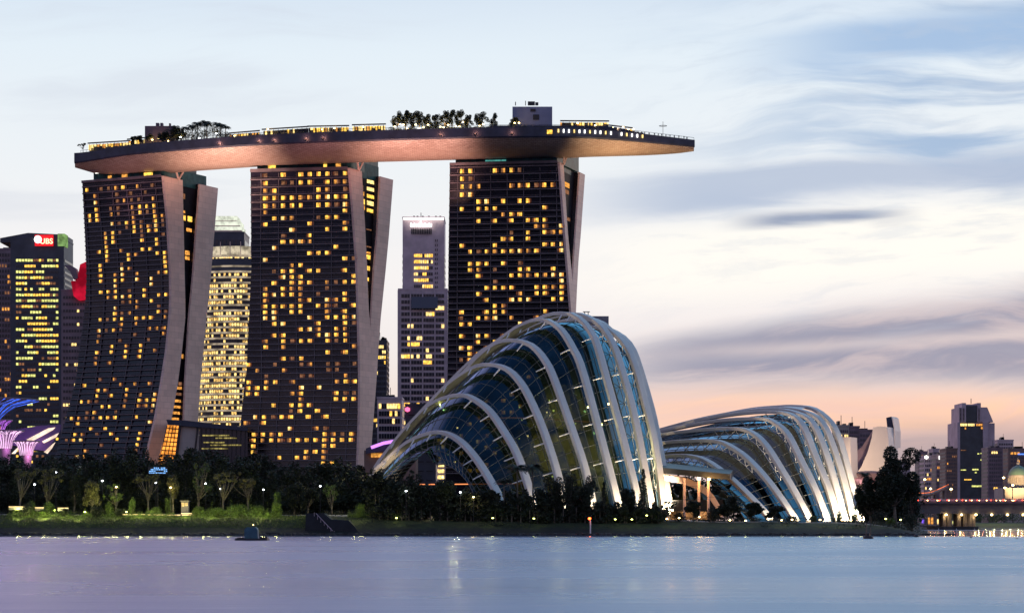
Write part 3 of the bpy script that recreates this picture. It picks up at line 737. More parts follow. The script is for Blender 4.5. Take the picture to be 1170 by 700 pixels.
big = thing('glass_dome', 'tall glass dome with pale arched ribs rising in front of the right tower', 'glass dome', (PX(600, 640), 640, 4))
A_far = [(418, 575), (424, 550)]
ribsL = [
 ([(452, 575), (470, 545), (490, 525), (507, 519), (524, 527), (540, 545), (556, 580)], 612, 575),
 ([(412, 580), (427, 543), (440, 529), (454, 516), (468, 505), (483, 498), (503.5, 493.6), (524, 502), (545, 524.6), (568, 562), (578, 585)], 625, 578),
 ([(411, 582), (430, 538), (455, 502), (483, 471), (497, 460), (512, 454), (525, 451.5), (536.6, 453), (557, 466.6), (574, 489.4), (592.5, 522.5), (614, 586)], 640, 582),
 ([(411, 583), (432, 534), (463, 493), (495, 458), (515, 438), (536.6, 423), (548, 418), (559.4, 416.5), (571, 418), (582, 423), (592, 433), (603, 450), (619.5, 487), (636, 537), (648, 588)], 655, 586),
 ([(411, 585), (434, 530), (480, 474), (512, 443), (532.5, 425), (549, 407), (565.6, 394), (577, 389.5), (588.4, 388.8), (600, 391), (611, 397), (622, 410), (632, 429.4), (652.6, 487), (669, 537), (680, 590)], 668, 590),
 ([(411, 586), (436, 527), (500, 453), (548, 405), (563, 395), (578, 384), (592, 374), (607, 367.3), (617, 365), (625.7, 366), (635, 371), (644, 379.7), (655, 398), (665, 421), (685.7, 495.6), (707, 578), (710, 592)], 680, 594),
 ([(411, 587), (438, 524), (520, 434), (575, 389), (595, 375), (615, 365), (630, 359.5), (644, 358), (655, 359.5), (665, 366), (674, 377), (682, 393), (698, 450), (710.6, 495.6), (727, 562), (733, 593)], 690, 600),
 ([(411, 588), (440, 521), (530, 425), (590, 383), (630, 364), (655, 358.5), (669, 361), (680, 366.5), (690, 375.6), (699, 390), (706.4, 408.7), (723, 466.6), (735.4, 528.8), (744, 574), (747, 594)], 702, 608),
 ([(411, 588), (440, 520), (540, 420), (600, 382), (650, 366), (675, 365), (688, 369), (698, 377.6), (709, 387), (719, 401), (728, 425), (735.4, 454), (748, 504), (758, 574), (760, 595)], 714, 616),
 ([(411, 588), (440, 520), (545, 425), (605, 392), (655, 378), (685, 374), (700, 378), (713, 386), (723, 399), (731, 421), (741, 455), (748, 483), (757, 530), (764, 574), (766.5, 596)], 726, 624),
 ([(411, 590), (450, 530), (550, 450), (620, 410), (670, 395), (700, 400), (720, 430), (735, 470), (750, 530), (760, 596)], 745, 640)]
pL, fL, rL = dome(big, ribsL, (PX(590, 640), 650, 10), 2.6, 1.15, .5, nj=6, NS=64, strut=5, truss={8: (20, 62), 9: (20, 62), 7: (40, 62)}, pre=True, post=True)
# inside: planted mountain with a walkway round it
m = MB(); rr = random.Random(5); rows = []
cx_, cy_ = PX(640, 640), 643
for i in range(15):
    z = 4+i*2.75; r_ = 21*(1-(i/15)**1.8)+3; row = []
    for q in range(26):
        a = 2*math.pi*q/26; rq = r_*(1+.28*noise.noise(Vector((math.cos(a)*2, math.sin(a)*2, i*.5))))
        row.append((cx_+rq*math.cos(a)*.8, cy_+rq*math.sin(a)*.55, z))
    rows.append(row)
m.grid(rows, 0, True); mt = m.build('planted_mountain', M['leaf3']); tag(mt, 'leafy green mountain standing inside the tall dome', 'indoor mountain')
wk = thing('walkway', 'thin lit walkway circling inside the tall glass dome', 'walkway', (cx_, cy_, 30))
m = MB(); L = [Vector((cx_+24*math.cos(a)*.95, cy_+15*math.sin(a), 31.5+.8*math.sin(a*2))) for a in [math.pi+math.pi*i/40 for i in range(41)]]
m.sweep(L, [Vector((0, 1, 0))]*41, [Vector((0, 0, 1))]*41, .9, .14); m.build('deck', M['dark'], wk)
m = MB(); m.tube([q+Vector((0, -1, .25)) for q in L], .10, 4); m.build('light_line', glow('walk_light', (1, .40, .10), 1.6), wk)
m = MB(); L2 = [P(px, 553-.006*(px-480), 596+0.02*(px-480)) for px in range(478, 600, 6)]; m.tube(L2, .12, 4)
o = m.build('light_line', glow('rail_light', (1, .30, .10), 1.6)); tag(o, 'thin orange light line low inside the tall dome', 'light line')
rr = random.Random(9)
for i in range(34):
    p = P(rr.uniform(500, 722), rr.uniform(455, 570), rr.uniform(612, 622))
    m = MB(); s_ = rr.uniform(.10, .26); m.obox(p, (s_, 0, 0), (0, s_, 0), (0, 0, s_))
    o = m.build('spotlight', M['lamp_green'] if i % 3 else M['lamp_warm']); tag(o, 'tiny lamp among the plants inside the tall dome', 'spotlight', 'small lamps inside the tall dome')
for (px, py, y, pw, col_) in ((560, 520, 606, 5000, (1, .85, .5)), (640, 470, 622, 9000, (1, .8, .45)), (690, 540, 615, 4000, (1, .9, .5)), (520, 545, 604, 700, (1, .9, .45)), (600, 540, 606, 5000, (1, .8, .4)), (725, 520, 630, 9000, (1, .85, .5))):
    ld = bpy.data.lights.new('dome_lamp', 'POINT'); ld.energy = pw*6; ld.color = col_; ld.shadow_soft_size = .5; ld.specular_factor = 0
    lo = bpy.data.objects.new('dome_lamp', ld); COL.objects.link(lo); lo.location = P(px, py, y)
# uplights at the feet of the ribs
for k in range(1, 10):
    p = pL[k][-1]; wid, nor = fL[k]; tgt = pL[k][-30]
    src = p+Vector((2.4, -3.0, 0)); src.z = max(4.5, p.z-.5)
    flood(src, tgt, {1: 1500, 2: 2200, 3: 4500, 4: 6000, 5: 8500, 6: 8500, 7: 12000, 8: 16000, 9: 26000}[k]*4.0, (1, .80, .52), 60, .5, .9)
for k, pw in ((1, 5000), (3, 5000), (6, 7000)):
    p = P(424, 556, 600+k*6); flood(p+Vector((3, -5, 0)), pL[k][14], pw*1.6, (1, .78, .52), 80, .6, .9)

flat_ = thing('glass_dome', 'long low glass dome with floodlit white ribs sweeping down to the right', 'glass dome', (PX(870, 690), 690, 4))
def lf(y): return [(640, 592), (690, 545+y)]
ribsR = [
 ([(640, 592), (690, 560), (740, 532), (775, 527), (800, 532), (822, 548), (842, 566), (858, 590)], 690, 612),
 ([(640, 592), (690, 548), (735, 526), (759, 521.5), (786, 520.5), (807, 526), (827.5, 540), (848, 558), (868.6, 579), (880, 592)], 705, 616),
 ([(640, 592), (690, 540), (725, 515), (755.4, 506.5), (791.4, 503.5), (820, 504), (838, 511.5), (856, 525), (879, 550.6), (904.6, 586.6), (909, 594)], 715, 622),
 ([(640, 592), (690, 532), (725, 507), (757, 496.6), (804, 491), (843, 489.5), (861, 495), (876, 509.4), (894, 537.7), (912, 568.6), (926, 595)], 728, 628),
 ([(640, 592), (690, 527), (725, 503), (757, 492.5), (817, 481), (868.6, 478), (884, 482), (899.5, 495), (915, 525), (930, 555.7), (943, 588), (945, 595)], 742, 634),
 ([(640, 592), (690, 524), (725, 501), (757, 490.5), (800, 479.5), (843, 472.5), (880, 470.5), (904.6, 474), (917.5, 486), (930, 517), (946, 555.7), (956, 588), (958, 596)], 752, 640),
 ([(640, 592), (690, 523), (725, 501), (757, 490.8), (800, 479), (850, 470), (890, 468), (915, 473.4), (928, 482), (940.6, 509.4), (953.5, 550.6), (964, 589), (966, 596)], 762, 646),
 ([(640, 592), (690, 524), (725, 503), (757, 492.5), (800, 480), (850, 470), (895, 466.5), (925, 472), (940.6, 484), (953.5, 514.6), (966, 555.7), (974, 589), (976, 597)], 772, 652),
 ([(640, 592), (690, 526), (725, 506), (754, 494), (804, 479), (856, 468), (890, 464.6), (910, 464), (930, 467), (946, 478.6), (956, 494), (966, 525), (983, 591.7), (984.5, 597)], 784, 658),
 ([(640, 592), (700, 530), (760, 500), (856, 478), (907, 474), (930, 482), (945, 500), (958, 540), (972, 597)], 800, 676)]
pR, fR, rR = dome(flat_, ribsR, (PX(860, 690), 700, 2), 2.4, 1.12, .5, nj=5, NS=64, truss={1: (26, 48), 2: (32, 50), 3: (36, 54), 4: (38, 54), 5: (40, 56), 6: (42, 58), 7: (42, 60)}, pre=True, post=True)
# smooth sheet roof over the crest between the two rear ribs
m = MB(); m.grid([[pR[7][i]+Vector((0, .4, .1)) for i in range(4, 44)], [pR[8][i]+Vector((0, 0, .1)) for i in range(4, 44)]]); m.build('crest_roof', M['rib'], flat_, smooth=True)
# louvred side panel right of the last rib
for k in range(1, 9):
    p = pR[k][-1]; tgt = pR[k][-27]; src = p+Vector((1.6, -4.0, 0)); src.z = max(3.6, p.z)
    flood(src, tgt, {1: 6000, 2: 9000, 3: 15000, 4: 22000, 5: 26000, 6: 30000, 7: 40000, 8: 60000}[k]*2.8, (1, .80, .54), 65, .5, .9)
# low interior light of the flower hall and its planted floor
m = MB(); rows = []
for j in range(8):
    rows.append([(PX(px, 680)+rnd.uniform(-1, 1), 655+j*9, 4+(8*math.sin(j/7*3.1)+3)*(.5+abs(hnoise(px*.5, j*9, .2)))) for px in range(770, 975, 5)])
m.grid(rows); o = m.build('indoor_planting', M['leaf3']); tag(o, 'mass of plants growing inside the low dome', 'planting', kind='stuff')
# entrance pavilion beside the low dome: canopy, columns, arched beam
ent = thing('entrance_pavilion', 'dark canopy on slim columns lit orange between the two domes', 'pavilion', (PX(795, 622), 622, 4))
m = MB(); a = P(752, 535, 640); b2 = P(834, 543, 612); m.solid([P(750, 534, 648), P(752, 540, 628), P(834, 548, 608), P(838, 543, 640)], [v+Vector((0, 0, 1.6)) for v in (P(750, 534, 648), P(752, 540, 628), P(834, 548, 608), P(838, 543, 640))]); m.build('canopy', M['dark'], ent)
for px in (782, 798.5, 809.5):
    m = MB(); y = 616; m.tube([(PX(px, y), y, 4), (PX(px, y), y, PZ(546, y))], .38, 8); m.build('column', M['fin'], ent)
m = MB(); L = smooth_path([P(757, 545, 630), P(778, 548, 628), P(797, 555, 626), (PX(812, 624), 624, 10.5), (PX(826, 622), 622, 5)], 16); m.sweep(L, [Vector((0, 1, 0))]*16, [Vector((.3, 0, 1))]*16, .6, .9); m.build('arched_beam', M['fin'], ent)
for px, py in ((767, 545), (798.5, 546.5), (810, 547)):
    m = MB(); p = P(px, py, 614.5); m.lathe([(0, -.4), (.42, -.2), (.42, .3), (0, .4)], p, 8); m.build('lamp', M['lamp_warm'], ent)
    ld = bpy.data.lights.new('pavilion_lamp', 'POINT'); ld.energy = 900; ld.color = (1, .5, .14); ld.shadow_soft_size = .3
    lo = bpy.data.objects.new('pavilion_lamp', ld); COL.objects.link(lo); lo.location = P(px, py+3, 613)
m = MB(); m.box(PX(760, 630), PX(826, 630), 629, 631, 4, 9.5); m.build('back_wall', M['dark'], ent)
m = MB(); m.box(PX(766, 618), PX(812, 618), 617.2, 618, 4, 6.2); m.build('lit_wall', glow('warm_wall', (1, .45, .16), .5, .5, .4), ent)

# ================================================================== office towers and other buildings
M['f_dark'] = mat('facade_blue_black', (.045, .05, .075), .45, var=.25, vscale=.1)
M['f_purple'] = mat('facade_purple_grey', (.22, .15, .18), .6, var=.25, vscale=.1)
M['f_grey'] = mat('facade_grey', (.52, .40, .44), .7, var=.15, vscale=.1)
M['f_brown'] = mat('facade_brown', (.22, .14, .12), .7, var=.2, vscale=.1)
M['f_pale'] = mat('facade_pale', (.42, .36, .33), .7, var=.12, vscale=.1)
M['glass_row'] = mat('ribbon_glass', (.02, .022, .035), .2)
EM = {'y': M['win_hi'], 'a': M['win_lo'], 'p': M['win_pale'], 'g': M['win_green'], 'd': M['win_dim'], 'c': M['win_cool']}
M['ribbon_pale'] = glow('ribbon_pale', (1, .60, .18), 1.15, .85, .5)
M['band_lit'] = glow('band_glow', (1, .80, .58), .36, .6, .12)  # slab bands glow themselves in place of light falling on them
def office(label, px0, px1, pyt, y, dep, rows, cols, litp, mats='yad', body='f_grey', seed=1, yaw=0.0, ribbon=.55, gap=.3, marg=.06, group=None, name='office_tower', cat='office tower', bot=600, lit=None, roofbox=True, fins=0, skip_top=.5, glassm='glass_row'):
    """one building: solid body, a glazing band per storey whose panes are dark or lit"""
    x0, x1 = PX(px0, y), PX(px1, y); z1 = PZ(pyt, y); z0 = 3.0; w = x1-x0
    root = thing(name, label, cat, ((x0+x1)/2, y, z0), group); r_ = random.Random(seed*77+5)
    m = MB(); m.box(x0, x1, y, y+dep, z0, z1)
    m.box(x0-.3, x1+.3, y-.3, y+dep+.3, z1-.2, z1+1.1)
    if fins:
        for i in range(fins+1): xx = lerp(x0, x1, i/fins); m.box(xx-.5, xx+.5, y-.9, y, z0, z1-.3)
    m.build('wall', M[body], root)
    if roofbox:
        m = MB()
        for i in range(3):
            a = lerp(x0, x1, r_.uniform(.1, .7)); m.box(a, a+w*r_.uniform(.1, .25), y+dep*.3, y+dep*.6, z1+1.1, z1+r_.uniform(2, 4.5))
        m.tube([(lerp(x0, x1, .5), y+dep*.4, z1), (lerp(x0, x1, .5), y+dep*.4, z1+8)], .2, 4)
        m.build('roof_plant', M['dark'], root)
    zt = z1-(z1-z0)/rows*skip_top
    names = [EM[q] for q in mats]; zb = max(z0, PZ(min(bot, 560), y))
    for r in range(rows):
        zc = zt-(r+.5)*(zt-z0)/rows
        if zc < zb: break
        h = (zt-z0)/rows*ribbon/2; m = MB(); xa = x0+w*marg; ww = w*(1-2*marg)/cols
        pr = litp(r/rows) if callable(litp) else litp
        run = 0; cur = 0
        for k in range(cols):
            if run <= 0:
                on = r_.random() < pr; run = r_.choice((1, 1, 2, 3)); cur = 1+r_.randrange(len(mats)) if on else 0
            run -= 1; a = xa+ww*k
            m.box(a+ww*gap/2, a+ww*(1-gap/2), y-.35, y-.02, zc-h, zc+h, cur)
        m.build('window_band', [M[glassm]]+names, root)
    # side faces seen obliquely carry bands too
    for xx, sg in ((x0, -1), (x1, 1)):
        m = MB()
        for r in range(rows):
            zc = zt-(r+.5)*(zt-z0)/rows; h = (zt-z0)/rows*ribbon/2
            m.box(min(xx, xx+sg*.3), max(xx, xx+sg*.3), y+dep*.06, y+dep*.94, zc-h, zc+h)
        m.build('side_glazing', M[glassm], root)
    return root
def letters(txt, x, y, z, h, mt, parent, name='lettering', stretch=1.0, ext=.15):
    c_ = bpy.data.curves.new(name, 'FONT'); c_.body = txt; c_.size = h*1.38; c_.extrude = ext; c_.align_x = 'CENTER'; c_.offset = .03*h
    tmp = bpy.data.objects.new('tmp_text', c_); COL.objects.link(tmp); bpy.context.view_layer.update()
    me = bpy.data.meshes.new_from_object(tmp.evaluated_get(bpy.context.evaluated_depsgraph_get())); bpy.data.objects.remove(tmp)
    me.materials.clear(); me.materials.append(mt); o = bpy.data.objects.new(name, me); COL.objects.link(o)
    off = Vector((0, 0, 0)); q = parent
    while q: off += Vector(q.location); q = q.parent
    o.location = Vector((x, y, z))-off; o.rotation_euler = (R(90), 0, 0); o.scale = (stretch, 1, 1); o.parent = parent
    return o
# bank tower with the red sign
bk = office('dark bank tower with a red rooftop sign and rows of yellow green windows', 12, 73, 273, 1900, 40, 46, 15, lambda t: .75 if t < .40 else (.4 if t < .72 else .55), 'gygd', 'f_dark', 3, marg=.10, bot=600, roofbox=False, ribbon=.42, gap=.22, skip_top=3)
y = 1899; m = MB(); m.box(PX(40, y), PX(61, y), y-.6, y-.1, PZ(281, y), PZ(268.5, y)); m.build('sign_panel', M['sign_red'], bk)
letters('UBS', PX(53.3, y), y-.9, PZ(278.5, y), 4.6, glow('sign_letters', (1, .75, .45), 1.8), bk)
m = MB(); c_ = P(43.3, 273.5, 1897.5); m.lathe([(0, -3.3), (2.3, -2.4), (3.3, 0), (2.3, 2.4), (0, 3.3)], c_, 14); m.build('sign_emblem', M['sign_white'], bk)
m = MB(); m.box(PX(66, y), PX(74, y), y-.5, y+14, PZ(281, y), PZ(267, y)); m.build('corner_lantern', glow('corner_lantern', (.35, .6, .2), .55, .5, .2), bk)
m = MB(); m.solid([P(0, 272, 1905), P(32, 266, 1905), P(74, 268, 1905), P(74, 275, 1905), P(0, 277, 1905)], [v+Vector((0, 36, 0)) for v in (P(0, 272, 1905), P(32, 266, 1905), P(74, 268, 1905), P(74, 275, 1905), P(0, 277, 1905))]); m.build('roof', M['f_dark'], bk)
office('dim brownish high rise cut by the left edge of the photo', -40, 18, 285, 1980, 40, 50, 16, .16, 'aad', 'f_purple', 5, gap=.4)
rc = office('purple grey tower topped by a red lit curved crown', 70, 99, 332, 1760, 35, 34, 8, lambda t: .10 if t < .25 else .22, 'ppy', 'f_purple', 8, ribbon=.4, roofbox=False)
y = 1755
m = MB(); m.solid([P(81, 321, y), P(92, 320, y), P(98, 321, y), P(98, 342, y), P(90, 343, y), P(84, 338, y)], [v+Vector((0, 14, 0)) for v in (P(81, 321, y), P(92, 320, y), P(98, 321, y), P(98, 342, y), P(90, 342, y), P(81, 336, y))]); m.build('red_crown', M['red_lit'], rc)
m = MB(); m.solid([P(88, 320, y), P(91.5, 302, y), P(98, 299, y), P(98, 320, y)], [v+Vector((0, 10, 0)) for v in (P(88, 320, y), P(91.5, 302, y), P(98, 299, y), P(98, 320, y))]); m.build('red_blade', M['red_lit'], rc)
A = [P(73, 303, y), P(80, 302.5, y), P(86, 306, y), P(90, 318, y), P(84, 319, y), P(80, 310, y)]
m = MB(); m.solid(A, [v+Vector((0, 10, 0)) for v in A]); m.build('curved_blade', M['f_purple'], rc)
# building with the light crown behind the banded block
lc = office('dark blue tower with a stepped greenish white crown', 234, 279, 266, 2050, 40, 30, 9, .28, 'dpc', 'f_dark', 12, roofbox=False)
for i, (a, b2, t0, t1) in enumerate(((240, 271, 247, 252), (238, 275, 253, 257.5), (237, 277, 259, 263))):
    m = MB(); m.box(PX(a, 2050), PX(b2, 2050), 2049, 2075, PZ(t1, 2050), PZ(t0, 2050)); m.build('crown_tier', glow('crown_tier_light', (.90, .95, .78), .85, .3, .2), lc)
    m = MB(); m.box(PX(a+1, 2050), PX(b2-1, 2050), 2050, 2074, PZ(t1+3, 2050), PZ(t1, 2050)); m.build('crown_step', M['f_grey'], lc)
# curved banded block between left and middle hotel towers
cb = thing('office_block', 'curved block wrapped in bright pale bands between left and middle hotel towers', 'office block', (PX(262, 1650), 1650, 3))
ccx, ccy = PX(272, 1690), 1690
def arcp(r_, a): return (ccx+r_*math.cos(a), ccy+r_*.8*math.sin(a))
angs = [R(180)+R(180)*i/20 for i in range(21)]
m = MB()
for i in range(35):
    py = 276+i*6.35
    if py > 497: break
m.prism([arcp(30, a) for a in angs], 3, PZ(292, 1650)); m.build('wall', M['f_dark'], cb)
rr = random.Random(44)
for i in range(33):
    py = 288+i*6.4
    if py > 492: break
    rad = 31 if i > 2 else 26+i*1.5
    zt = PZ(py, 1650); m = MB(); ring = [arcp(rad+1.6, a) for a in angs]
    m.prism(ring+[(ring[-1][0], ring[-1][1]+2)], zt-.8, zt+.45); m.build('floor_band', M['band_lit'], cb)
    m = MB(); h = 1.05
    for k in range(48):
        a0, a1 = R(180+180*k/48)+.008, R(180+180*(k+1)/48)-.008
        dimrow = i in (3, 4, 9, 15, 28)
        mi = 1 if rr.random() < (.25 if dimrow else .72) else 0
        if mi and rr.random() < .4: mi = 2
        p0, p1 = arcp(rad+.25, a0), arcp(rad+.25, a1); z_ = zt-2.35
        m.quad((*p0, z_-h), (*p1, z_-h), (*p1, z_+h), (*p0, z_+h), mi)
    m.build('window_band', [M['glass_row'], M['ribbon_pale'], M['win_pale']], cb)
m = MB(); m.prism([arcp(24, a) for a in angs], PZ(292, 1650), PZ(277, 1650)); m.build('penthouse', glow('penthouse_light', (1, .85, .6), .5, .6, .2), cb)
m = MB()
for i in range(9):
    a = R(190+i*18); p0 = arcp(25, a); m.tube([(*p0, PZ(292, 1650)), (*p0, PZ(272, 1650))], .25, 4)
m.build('penthouse_posts', M['fin'], cb)
for py in (496, 512, 522, 530):
    pass
lb = office('low dark block with thin white light lines under the banded office block', 224, 284, 494, 1560, 30, 9, 12, .18, 'ppa', 'f_purple', 15, roofbox=False)
for py in (497, 511.5, 518.5):
    m = MB(); m.box(PX(226, 1558), PX(281, 1558), 1557.2, 1558, PZ(py+.5, 1558), PZ(py-.5, 1558)); m.build('light_line', M['sign_white'], lb)
# podium between left and middle towers
pod = thing('hotel_podium', 'low glazed podium with a dark sloping roof at the feet of the left tower', 'podium', (PX(235, 1150), 1150, 4))
yy = 1145
A = [P(190, 479, yy), P(212, 480, yy), P(283, 488, yy), P(283, 492, yy), P(192, 485, yy)]
m = MB(); m.solid(A, [v+Vector((0, 40, 0)) for v in A]); m.build('roof', M['navy'], pod)
m = MB(); A = [P(191, 485, yy+2), P(206, 486, yy+2), P(201, 530, yy+2), P(180, 530, yy+2)]; m.poly(A); m.build('lit_glazing', M['orange'], pod)
m = MB()
for i in range(8): m.tube([P(191-i*1.3, 489+i*5, yy+1.5), P(205.5-i*.6, 490+i*5, yy+1.5)], .28, 4)
for i in range(5): m.tube([P(191+i*3.4, 486, yy+1.5), P(181+i*4.6, 530, yy+1.5)], .22, 4)
m.tube([P(206, 486, yy+1), P(201, 532, yy+1)], .6, 5); m.tube([P(226, 487, yy+1), P(221, 532, yy+1)], .5, 5)
for i in range(12): m.tube([P(230+i*5, 489, yy+1), P(229+i*5, 532, yy+1)], .12, 4)
m.build('glazing_bars', M['dark'], pod)
m = MB(); m.poly([P(206, 486, yy+2.2), P(228, 487, yy+2.2), P(226, 532, yy+2.2), P(201, 532, yy+2.2)]); m.build('screen_wall', M['f_pale'], pod)
m = MB(); m.poly([P(228, 488, yy+2.2), P(283, 492, yy+2.2), P(283, 532, yy+2.2), P(226, 532, yy+2.2)]); m.build('side_glazing', M['glass_row'], pod)
for py, a, b2 in ((497, 231, 262), (500, 246, 270), (505, 232, 256), (508, 240, 275), (512, 230, 260)):
    m = MB(); m.box(PX(a, yy), PX(b2, yy), yy+1.2, yy+1.9, PZ(py+.7, yy), PZ(py-.7, yy)); m.build('lit_louvre', glow('louvre_light', (.8, .65, .2), .4, .8, .5), pod)
# pale tower with the white sign and companions
sc = office('pale mauve tower with a white rooftop sign and a lit window grid', 460, 507.5, 249, 2000, 40, 44, 9, lambda t: .75 if t < .35 else .3, 'ppy', 'f_grey', 21, marg=.27, bot=600, roofbox=False, ribbon=.5, gap=.25, skip_top=5)
m = MB(); m.box(PX(461, 1998), PX(507, 1998), 1996, 2001, PZ(251, 2000), PZ(249.6, 2000)); m.build('roof_light', M['sign_white'], sc)
m = MB()
for px, wpx, hpx in ((469.6, 1.6, 4), (471.6, 1.2, 3.2), (473.6, 1.3, 4), (476, 1.4, 3.2), (478.4, 1.6, 3.6), (480.6, 1.1, 7), (483, 1.6, 3.4), (485.6, 1.5, 4), (488, 1.4, 3.2), (490.5, 1.6, 4), (492.8, 1.3, 3.4)):
    m.box(PX(px-wpx*.5, 1997), PX(px+wpx*.5, 1997), 1996.2, 1997.5, PZ(259, 1997), PZ(259-hpx, 1997))
m.build('sign', M['sign_white'], sc)
m = MB()
for i in range(12): m.box(PX(470+i*2, 1998), PX(471+i*2, 1998), 1998.5, 1999.8, PZ(267, 1998), PZ(261, 1998))
m.build('louvres', M['dark'], sc)
m = MB()
for px in (472, 476, 482, 489, 497, 502): m.box(PX(px, 2010), PX(px+2, 2010), 2010, 2014, PZ(249, 2010), PZ(246.6, 2010))
m.tube([P(481, 250, 2010), P(481, 243, 2010)], .3, 4); m.build('roof_plant', M['dark'], sc)
m = MB()
for i in range(24):
    for px in (497.4, 499.6): m.box(PX(px-.4, 1999), PX(px+.4, 1999), 1999.2, 1999.8, PZ(276+i*5.3, 1999), PZ(273.4+i*5.3, 1999))
m.build('slot_windows', M['glass_row'], sc)
o2 = office('broad pale tower with vertical piers just left of the right hotel tower', 455, 511, 331, 1850, 40, 38, 14, lambda t: .14 if t < .55 else .5, 'ypp', 'f_grey', 23, fins=4, ribbon=.6, roofbox=False, gap=.12)
m = MB(); A = [P(476, 331, 1848), P(480, 337, 1848), P(497, 337, 1848), P(507, 345, 1848), P(511, 350, 1848)]; m.box(PX(470, 1846), PX(500, 1846), 1846, 1849, PZ(352, 1846), PZ(339, 1846)); m.build('upper_glazing', mat('upper_glazing_blue', (.07, .09, .14), .4), o2)
office('dark slim office block right behind the middle tower leg', 424, 442, 390, 1700, 30, 34, 7, .3, 'ppy', 'f_dark', 25, ribbon=.6)
office('low grid fronted office block beside the middle tower foot', 431, 459, 455, 1500, 30, 16, 8, .3, 'pyp', 'f_grey', 27, ribbon=.65, gap=.15)
dk = office('plain dark block with a pink round sign behind the dome', 463, 498, 463, 1400, 30, 12, 3, 0, 'd', 'f_dark', 29, ribbon=.1, roofbox=False)
m = MB(); m.lathe([(0, -1.6), (1.6, -.8), (1.6, .8), (0, 1.6)], P(465.5, 467.5, 1398), 12); m.build('round_sign', glow('pink_sign', (1, .15, .35), 1.8), dk)
# low curved roof with a violet light stripe behind the dome
vr = thing('low_pavilion', 'low roofed hall with a violet light stripe near the middle tower foot', 'hall', (PX(440, 1060), 1060, 4))
A = [P(418, 512, 1060), P(440, 503, 1060), P(462, 500, 1060), P(470, 502, 1060), P(470, 512, 1060), P(418, 518, 1060)]
m = MB(); m.solid(A, [v+Vector((0, 40, 2)) for v in A]); m.build('roof', M['navy'], vr)
m = MB(); m.tube([P(424, 511, 1058), P(438, 506, 1058), P(452, 503.5, 1058)], .8, 5); m.build('light_stripe', glow('violet_stripe', (.65, .25, 1), 1.6), vr)
m = MB(); m.box(PX(416, 1064), PX(475, 1064), 1064, 1090, 4, PZ(514, 1064)); m.build('wall', M['f_brown'], vr)
m = MB(); m.box(PX(424, 1063), PX(440, 1063), 1063, 1063.8, PZ(522, 1063), PZ(517.5, 1063)); m.build('lit_band', M['win_lo'], vr)
# plant room behind the top of the tall dome
pb = thing('lift_tower', 'plain mauve block rising just behind the tall dome crest', 'lift tower', (PX(678, 790), 790, 4))
m = MB(); m.box(PX(650, 790), PX(695.5, 790), 790, 806, 4, PZ(361, 790)); m.build('wall', M['mauve_box'], pb)
m = MB(); zt = PZ(361, 790); m.box(PX(667, 790), PX(673, 790), 791, 793, zt, zt+.5)
m.tube([(PX(668, 791), 791, zt), (PX(668, 791), 791, zt+1.6)], .15, 4); m.tube([(PX(672, 791), 791, zt), (PX(672, 791), 791, zt+1.6)], .15, 4); m.tube([(PX(666, 791), 791, zt+1.6), (PX(674, 791), 791, zt+1.6)], .15, 4)
m.build('roof_hoist', M['dark'], pb)
# petal shaped museum
mus = thing('petal_museum', 'white museum of tall curved petals right of the low dome', 'museum', (PX(995, 1150), 1150, 3))
M['petal'] = mat('petal_cladding', (.72, .64, .58), .5, var=.05, vscale=.05)
def petal(front, dep, name='petal', mt='petal', y=1150, dy=0):
    A = [P(a, b, y) for a, b in front]; m = MB(); m.solid(A, [v+Vector((dep*.5, dep, 0)) for v in A]); return m.build(name, M[mt], mus)
petal([(997.5, 488), (1004, 486.6), (1013.5, 487.5), (1015, 500), (1016, 520), (1010, 545), (975, 545), (984, 533), (991, 517), (996, 500)], 14)
petal([(961, 499), (971.5, 499), (972, 520), (972.5, 545), (962, 548)], 10, y=1140)
petal([(1012.5, 477), (1018, 475.6), (1021, 488), (1020.5, 510), (1016.5, 512), (1014.5, 495)], 9, 'petal', 'navy', 1160)
petal([(1018.2, 475.8), (1020.2, 477), (1022.6, 492), (1022.5, 511), (1020.7, 510), (1021.1, 488)], 9, 'petal_edge', 'petal', 1159)
petal([(974, 518), (985, 510), (998, 490), (995, 512), (988, 528), (974, 546)], 12, 'petal', 'f_purple', 1162)
m = MB(); m.lathe([(0, 0), (16, 2), (20, 5), (17, 6)], (PX(990, 1160), 1166, PZ(552, 1160)), 20); m.build('base_ring', M['f_purple'], mus); m = MB(); zb_ = PZ(552, 1160)-3; m.lathe([(9, 0), (6, zb_*.5), (7, zb_+1.5)], (PX(990, 1160), 1166, 2.6), 16); m.build('pedestal', M['f_pale'], mus)
m = MB(); m.box(PX(974, 1150), PX(1000, 1150), 1149, 1152, PZ(553, 1150), PZ(547, 1150)); m.build('lit_base', glow('pink_base', (1, .45, .45), .6, .6, .3), mus)
flood(P(985, 570, 1105), P(1003, 515, 1150), 90000, (1, .72, .48), 60, 1, .9)
flood(P(967, 575, 1110), P(967, 520, 1140), 20000, (1, .72, .48), 50, 1, .9)

